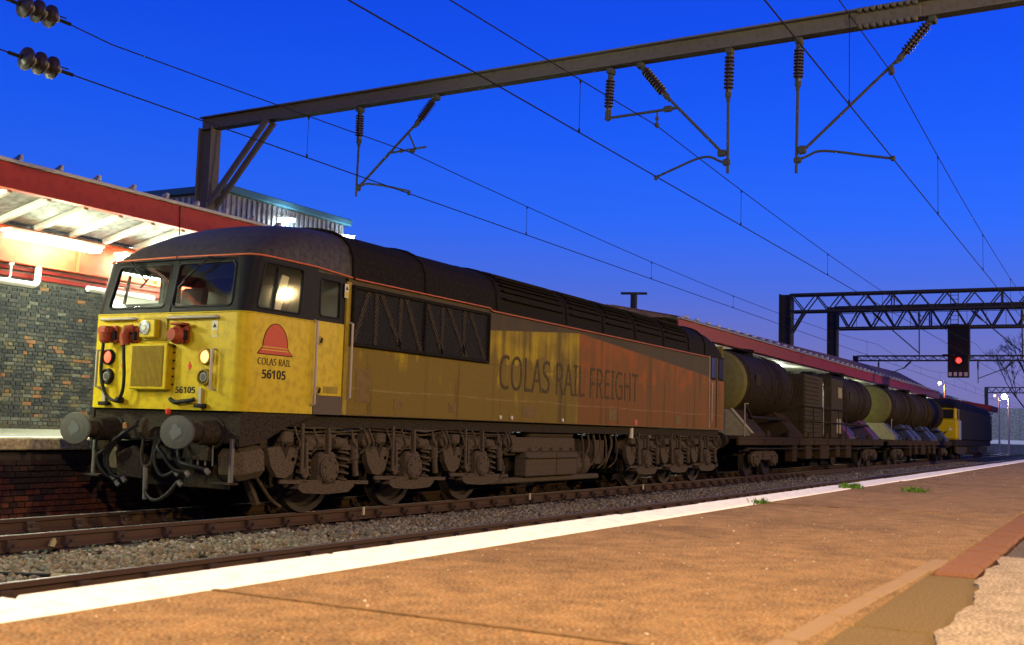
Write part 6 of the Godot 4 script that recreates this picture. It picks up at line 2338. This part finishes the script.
func lattice(called: String, label: String, z: float, x0: float, x1: float, yt: float, yb: float, mastw: float, panel: float, m: Material, thick: float, brace: bool) -> Node3D:
	var g := thing(called, label, "gantry", Vector3(x0, 0, z), "lattice gantries over the tracks")
	var b := mb()
	for x in [x0, x1]:
		for s in [-1.0, 1.0]:
			b = mb()
			b.cbox(Vector3(x + s * (mastw / 2 - .04), (yt - .3) / 2, z), Vector3(.08, yt + .3, mastw), .01)
			part(g, "mast_flange", b, m)
		b = mb()
		b.box(Vector3(x, (yt - .3) / 2, z), Vector3(mastw - .12, yt + .28, .04))
		part(g, "mast_web", b, m)
	for dz in [-.35, .35]:
		for y in [yt - thick / 2, yb]:
			b = mb()
			b.cbox(Vector3((x0 + x1) / 2, y, z + dz), Vector3(x1 - x0 - mastw, thick, .09), .01)
			part(g, "chord", b, m)
		var n := int((x1 - x0 - mastw) / panel)
		for i in n:
			var a := x0 + mastw / 2 + panel * i
			b = mb()
			b.bar(Vector3(a, yt - thick, z + dz), Vector3(a + panel / 2, yb, z + dz), .05, thick * .5, Vector3(1, 0, 0))
			part(g, "diagonal", b, m)
			b = mb()
			b.bar(Vector3(a + panel / 2, yb, z + dz), Vector3(a + panel, yt - thick, z + dz), .05, thick * .5, Vector3(1, 0, 0))
			part(g, "diagonal", b, m)
			if i % 4 == 3:
				b = mb()
				b.bar(Vector3(a + panel, yt, z + dz), Vector3(a + panel, yb, z + dz), .05, thick * .5, Vector3(1, 0, 0))
				part(g, "post", b, m)
	if brace:
		for dz in [-.2, .2]:
			b = mb()
			b.bar(Vector3(x0 + mastw / 2 - .05, yb - 1.1, z + dz), Vector3(x0 + mastw / 2 + .62, yb, z + dz), .06, .09, Vector3(1, 0, 0))
			part(g, "knee_brace", b, m)
	off = Vector3.ZERO
	return g

func overhead() -> void:
	var z := -15.3
	var g := thing("portal_gantry", "grey steel portal gantry with plain beam and twin knee braces", "gantry", Vector3(-4.45, PY, z))
	var A := Vector3(-4.64, 6.765, z)
	var B := Vector3(24.1, 7.27, z)
	var d := (B - A).normalized()
	var up := Vector3(-d.y, d.x, 0)
	var b := mb()
	b.bar(A, B, 0.03, 0.25)
	part(g, "beam_web", b, M.gantry)
	for s in [-1.0, 1.0]:
		b = mb()
		b.bar(A + up * s * 0.115, B + up * s * 0.115, 0.20, 0.026)
		part(g, "beam_flange", b, M.gantry)
	for x in [-4.46, 24.0]:
		for s in [-1.0, 1.0]:
			b = mb()
			b.cbox(Vector3(x + s * .155, 3.35, z), Vector3(.025, 6.65, .26), .004)
			part(g, "mast_flange", b, M.gantry)
		b = mb()
		b.box(Vector3(x, 3.35, z), Vector3(.29, 6.6, .03))
		part(g, "mast_web", b, M.gantry)
	for dz in [-.10, .10]:
		b = mb()
		b.bar(Vector3(-4.38, 5.10, z + dz), Vector3(-2.98, 6.66, z + dz), .06, .10, Vector3(1, 0, 0))
		part(g, "knee_brace", b, M.gantry)
	b = mb()
	b.cbox(Vector3(-4.36, 5.12, z), Vector3(.16, .24, .30), .02)
	part(g, "brace_foot", b, M.gantry)
	for k in 9:
		for y in [6.845, 7.075]:
			b = mb()
			b.lathe(Vector3(7.52 + .09 * k, y + .0012 * k, z + .09), Vector3(0, 0, 1), [Vector2(-.03, .035), Vector2(.03, .035), Vector2(.04, .02), Vector2(.04, 0)], 6)
			part(g, "bolt", b, M.gantry)
	b = mb()
	b.cbox(Vector3(7.88, 6.965, z + .03), Vector3(.85, .17, .03), .008, Basis(Vector3(0, 0, 1), 0.0176))
	part(g, "splice_plate", b, M.gantry)
	for q in [[-.96, 6.70], [.60, 6.74], [3.78, 6.77], [4.27, 6.80], [5.66, 6.83], [6.67, 6.84], [8.45, 6.88]]:
		b = mb()
		b.cbox(Vector3(q[0], q[1] - .05, z), Vector3(.10, .09, .16), .015)
		part(g, "hanger_clamp", b, M.galvanised)
	support("wire support arm over the yellow locomotive with one drop tube", z, 0, Vector3(0, 5, z))
	support("wire support arm with two upright insulators over the middle track", z, 1, Vector3(4.7, 5, z))
	support("wire support arm with long slanting tube beside the bolted splice", z, 2, Vector3(7.5, 5, z))
	# lattice gantries beyond
	lattice("lattice_gantry", "dark lattice gantry with tall mast, first beyond the plain portal", -56, -4.35, 14.0, 8.36, 7.46, .62, 1.22, M.gantry_dark, .11, true)
	lattice("signal_gantry", "deep lattice gantry with walkway carrying the red signal", -67, -4.5, 14.0, 8.93, 7.62, .58, 1.3, M.gantry_dark, .16, false)
	lattice("light_gantry", "slender shallow lattice gantry beyond the red signal", -80, -5.85, 14.0, 6.95, 6.60, .34, .62, M.gantry_dark, .06, false)
	lattice("light_gantry", "slender lattice gantry close to the far floodlight", -150, -4.4, 12.0, 8.0, 7.3, .4, .9, M.gantry_dark, .10, false)
	b = mb()
	# hanging arms under the lattice gantries
	for q in [[-56.0, 7.4, 5.05, 2.05, "dark wire support arm on the first lattice gantry, over the train", 1.0], [-56.0, 7.4, 5.05, 6.55, "dark wire support arm on the first lattice gantry, past the signal", 1.0], [-80.0, 6.6, 5.15, -4.3, "thin wire support arm below the slender gantry above the long canopy", -1.0], [-80.0, 6.6, 5.1, 2.1, "thin wire support arm below the slender gantry beyond the red signal", -1.0]]:
		var t := thing("hanging_arm", q[4], "support arm", Vector3(q[3], q[1], q[0]), "hanging arms under the lattice gantries")
		insulator(t, Vector3(q[3], q[1] - .05, q[0]), Vector3(q[3], q[1] - .6, q[0]))
		b = mb()
		b.tube([Vector3(q[3], q[1] - .6, q[0]), Vector3(q[3], q[2], q[0])], .03, 6)
		part(t, "drop_tube", b, M.gantry_dark)
		insulator(t, Vector3(q[3] - q[5] * 2.15, q[1] - .05, q[0]), Vector3(q[3] - q[5] * 1.7, q[1] - .5, q[0]))
		b = mb()
		b.tube([Vector3(q[3] - q[5] * 1.7, q[1] - .5, q[0]), Vector3(q[3], q[2] + .3, q[0])], .03, 6)
		part(t, "stay_tube", b, M.gantry_dark)
	# walkway rails on the signal gantry
	var w := thing("walkway_rail", "thin handrail along the walkway of the signal gantry", "railing", Vector3(4, 8, -66.4))
	b = mb()
	b.tube([Vector3(-4.0, 8.45, -66.35), Vector3(14, 8.45, -66.35)], .018, 5)
	part(w, "rail", b, M.gantry_dark)
	for i in 19:
		b = mb()
		b.tube([Vector3(-4.0 + i, 7.66, -66.35), Vector3(-4.0 + i, 8.45, -66.35)], .014, 5)
		part(w, "post", b, M.gantry_dark)
	b = mb()
	b.cbox(Vector3(5.0, 7.6, -66.85), Vector3(18, .06, .6), .01)
	part(w, "walkway", b, M.gantry)
	# the red signal
	var s := thing("railway_signal", "black colour light signal showing red below its gantry", "signal", Vector3(2.4, 4.8, -66.0))
	b = mb()
	b.cbox(Vector3(2.61, 6.70, -66.1), Vector3(1.16, 1.9, .30), .03)
	part(s, "backing_board", b, M.black)
	b = mb()
	b.cbox(Vector3(2.58, 5.32, -66.05), Vector3(1.10, 1.2, .35), .03)
	part(s, "signal_head", b, M.black)
	for q in [[2.62, 5.66]]:
		b = mb()
		b.lathe(Vector3(q[0], q[1], -65.88), Vector3(0, 0, 1), [Vector2(0, 0), Vector2(.0, .15), Vector2(.03, .14), Vector2(.06, .08), Vector2(.065, 0)], 20)
		part(s, "signal_lens", b, M.red_glow)
		b = mb()
		b.lathe(Vector3(q[0], q[1], -65.88), Vector3(0, 0, 1), [Vector2(0, .18), Vector2(.22, .19)], 20)
		part(s, "signal_hood", b, M.black)
	b = mb()
	b.cbox(Vector3(2.1, 5.95, -65.8), Vector3(.62, .10, .25), .02)
	part(s, "bracket", b, M.black)
	for i in 4:
		b = mb()
		b.cbox(Vector3(2.17 + .27 * i, 4.90, -65.85), Vector3(.17, .22, .03), .01)
		part(s, "number_plate", b, M.gutter)
	b = mb()
	b.cbox(Vector3(2.61, 7.62, -66.1), Vector3(1.3, .1, .7), .02)
	part(s, "platform", b, M.gantry_dark)
	for x in [2.2, 2.6]:
		b = mb()
		b.tube([Vector3(x, 7.6, -65.9), Vector3(x, 9.5, -66.0)], .025, 6)
		part(s, "ladder_rail", b, M.galvanised)
	for i in 8:
		b = mb()
		b.tube([Vector3(2.2, 7.7 + .23 * i, -65.95), Vector3(2.6, 7.7 + .23 * i, -65.95)], .016, 5)
		part(s, "rung", b, M.galvanised)
	omni(s, Vector3(2.62, 5.66, -65.55), Color(1, .06, .05), .35, .1)
	# wires
	var tracks := [[0.13, 5.09, 5.79, 5.45, "over the locomotive"], [4.55, 5.02, 5.79, 5.45, "over the middle track"], [7.93, 5.0, 6.16, 5.70, "over the track beside the near platform"]]
	var sup := [27.0, -15.3, -56.0, -80.0, -150.0]
	for q in tracks:
		var x: float = q[0]
		var t := thing("contact_wire", "lower contact wire running " + q[4], "wire", Vector3(x, q[1], -60))
		var cb := mb()
		var cp := []
		for i in 33:
			cp.append(Vector3(x, q[1], 20.0 - 170.0 * i / 32))
		var cp2 := [Vector3(x, q[1], 22), Vector3(x, q[1], -150)]
		if x < 1.0:   # the wire over the locomotive is cut by insulators
			cb.tube([Vector3(x, q[1], -8.38), Vector3(x, q[1], -150)], .0085, 6)
			part(t, "wire", cb, M.wire)
			cb = mb()
			cb.tube([Vector3(x, q[1], 22), Vector3(x, q[1], -7.6)], .0085, 6)
		else:
			cb.tube(cp2, .0085, 6)
		part(t, "wire", cb, M.wire)
		t = thing("catenary_wire", "upper carrier wire with droppers hanging " + q[4], "wire", Vector3(x, q[2], -60))
		for k in 4:
			var za: float = sup[k]
			var zb: float = sup[k + 1]
			var pts := []
			for i in 21:
				var f := i / 20.0
				var zz := lerpf(za, zb, f)
				var y: float = q[3] + (q[2] - q[3]) * pow(2 * f - 1, 2)
				pts.append(Vector3(x, y, zz))
			if x < 1.0 and k == 0:
				var near := []
				var gone := []
				for p in pts:
					if p.z < -8.4:
						near.append(p)
					elif p.z > -7.4:
						gone.append(p)
				near.push_front(Vector3(x, 5.66, -8.30))
				gone.append(Vector3(x, 5.655, -7.55))
				var wb := mb()
				wb.tube(near, .0075, 6)
				part(t, "wire", wb, M.wire)
				wb = mb()
				wb.tube(gone, .0075, 6)
				part(t, "wire", wb, M.wire)
			else:
				var wb := mb()
				wb.tube(pts, .0075, 6)
				part(t, "wire", wb, M.wire)
			var n := int((za - zb) / 6.2)
			for i in n:
				var f := (i + .62) / n
				var zz := lerpf(za, zb, f)
				if x < 1.0 and zz > -9.0:
					continue
				var y: float = q[3] + (q[2] - q[3]) * pow(2 * f - 1, 2)
				var wb := mb()
				wb.tube([Vector3(x, y, zz), Vector3(x, q[1], zz)], .0045, 4)
				wb.cbox(Vector3(x, q[1] + .02, zz), Vector3(.02, .06, .03), .004)
				wb.cbox(Vector3(x, y - .02, zz), Vector3(.02, .05, .03), .004)
				part(t, "dropper", wb, M.wire)
	# disc insulators cut into the two wires over the locomotive
	for q in [[5.09, -7.62, -8.38, "lower string of three brown disc insulators in the contact wire"], [5.66, -7.55, -8.30, "upper string of three brown disc insulators in the carrier wire"]]:
		var t := thing("disc_insulator", q[3], "insulator", Vector3(.13, q[0], q[1]), "disc insulators over the canopy edge")
		for k in 3:
			b = mb()
			b.lathe(Vector3(.13, q[0], q[1] - .16 - .165 * k), Vector3(0, 0, -1), [Vector2(-.02, .03), Vector2(.0, .085), Vector2(.03, .128), Vector2(.055, .13), Vector2(.075, .11), Vector2(.07, .06), Vector2(.10, .045)], 24)
			var di := part(t, "disc", b, M.porcelain)
			b = mb()
			b.lathe(Vector3(.13, q[0], q[1] - .16 - .165 * k - .085), Vector3(0, 0, -1), [Vector2(0, .0), Vector2(0, .05), Vector2(.06, .045), Vector2(.08, .02), Vector2(.08, 0)], 14)
			part(di, "cap", b, M.cement_cap)
		b = mb()
		b.tube([Vector3(.13, q[0], q[1] + .02), Vector3(.13, q[0], q[1] - .17)], .022, 8)
		part(t, "clevis", b, M.wire)
		b = mb()
		b.tube([Vector3(.13, q[0], q[1] - .58), Vector3(.13, q[0], q[2] - .06)], .022, 8)
		b.tube([Vector3(.13, q[0] + .04, q[1] - .60), Vector3(.13, q[0] + .05, q[2] + .0)], .008, 6)
		part(t, "clevis", b, M.wire)
	# T-shaped post over the roof
	var tp := thing("t_post", "small T shaped post standing above the locomotive roof line", "post", Vector3(-5, 4.9, -37.5))
	b = mb()
	b.cbox(Vector3(-5.0, 5.5, -37.5), Vector3(.20, 1.4, .20), .02)
	part(tp, "post", b, M.gantry_dark)
	b = mb()
	b.cbox(Vector3(-5.0, 6.22, -37.5), Vector3(.95, .07, .22), .01, Basis(Vector3.UP, .3))
	part(tp, "cross_bar", b, M.gantry_dark)
	off = Vector3.ZERO

func small_things() -> void:
	var r := RandomNumberGenerator.new()
	r.seed = 99
	for q in [[Vector3(9.02, PY, -7.55), 0.5, "green grass tuft growing at the painted platform edge"], [Vector3(9.44, PY, -7.5), 0.45, "green grass tuft growing out in the brown platform surface"], [Vector3(9.05, PY, -5.40), 0.18, "tiny grass sprig in the joint near the painted edge"]]:
		var t := thing("grass_tuft", q[2], "plant", q[0], "grass tufts on the near platform")
		for k in int(320 * q[1]):
			var b := mb()
			var a := r.randf() * TAU
			var l: float = r.randf_range(.02, .055) * (0.5 + q[1])
			var lean := r.randf_range(.2, .9)
			var o: Vector3 = q[0] + Vector3(r.randfn(0, .035) * (q[1] + .4), -.002, r.randfn(0, .06) * (q[1] + .4))
			var dir := Vector3(cos(a) * lean, 1, sin(a) * lean).normalized()
			var sd := Vector3(-sin(a), 0, cos(a)) * r.randf_range(.003, .006)
			var m := o + dir * l * .6
			var e := o + dir * l + Vector3(cos(a), -.5, sin(a)) * l * .2
			b.quad(o - sd, o + sd, m + sd * .8, m - sd * .8)
			b.tri(m - sd * .8, m + sd * .8, e)
			part(t, "blade", b, M.grass)
	var c := thing("cable", "thin black cable ending in a yellow sleeve on the ballast", "cable", Vector3(2.3, -.2, -6.5))
	var b := mb()
	b.tube(curve([Vector3(-0.4, -.17, -5.2), Vector3(.9, -.13, -5.7), Vector3(1.8, -.15, -6.35), Vector3(2.52, -.14, -6.63)]), .018, 7)
	part(c, "cable", b, M.hose)
	b = mb()
	b.tube([Vector3(2.55, -.16, -6.64), Vector3(2.72, -.155, -6.70)], .04, 12)
	part(c, "sleeve", b, M.wagon_cream)
	var m := thing("yellow_marker", "small yellow marker clipped to the rail under the nose", "marker", Vector3(.83, -.15, -8.0))
	b = mb()
	b.prism(PackedVector2Array([Vector2(-.035, -.10), Vector2(.02, -.11), Vector2(.045, -.06), Vector2(.02, -.02), Vector2(-.02, -.05)]), Vector3(.82, -.03, -8.02), Vector3(0, 0, -1), Vector3.UP, Vector3(.03, 0, 0))
	part(m, "clip", b, M.wagon_cream)
	for z in [-13.4, -18.6, -24.2]:
		m = thing("rail_marker", "small white marker peg beside the locomotive rail", "marker", Vector3(.86, -.1, z), "white pegs along the locomotive rail")
		b = mb()
		b.cbox(Vector3(.86, -.04, z), Vector3(.03, .12, .03), .006)
		part(m, "peg", b, M.label_white)
	off = Vector3.ZERO
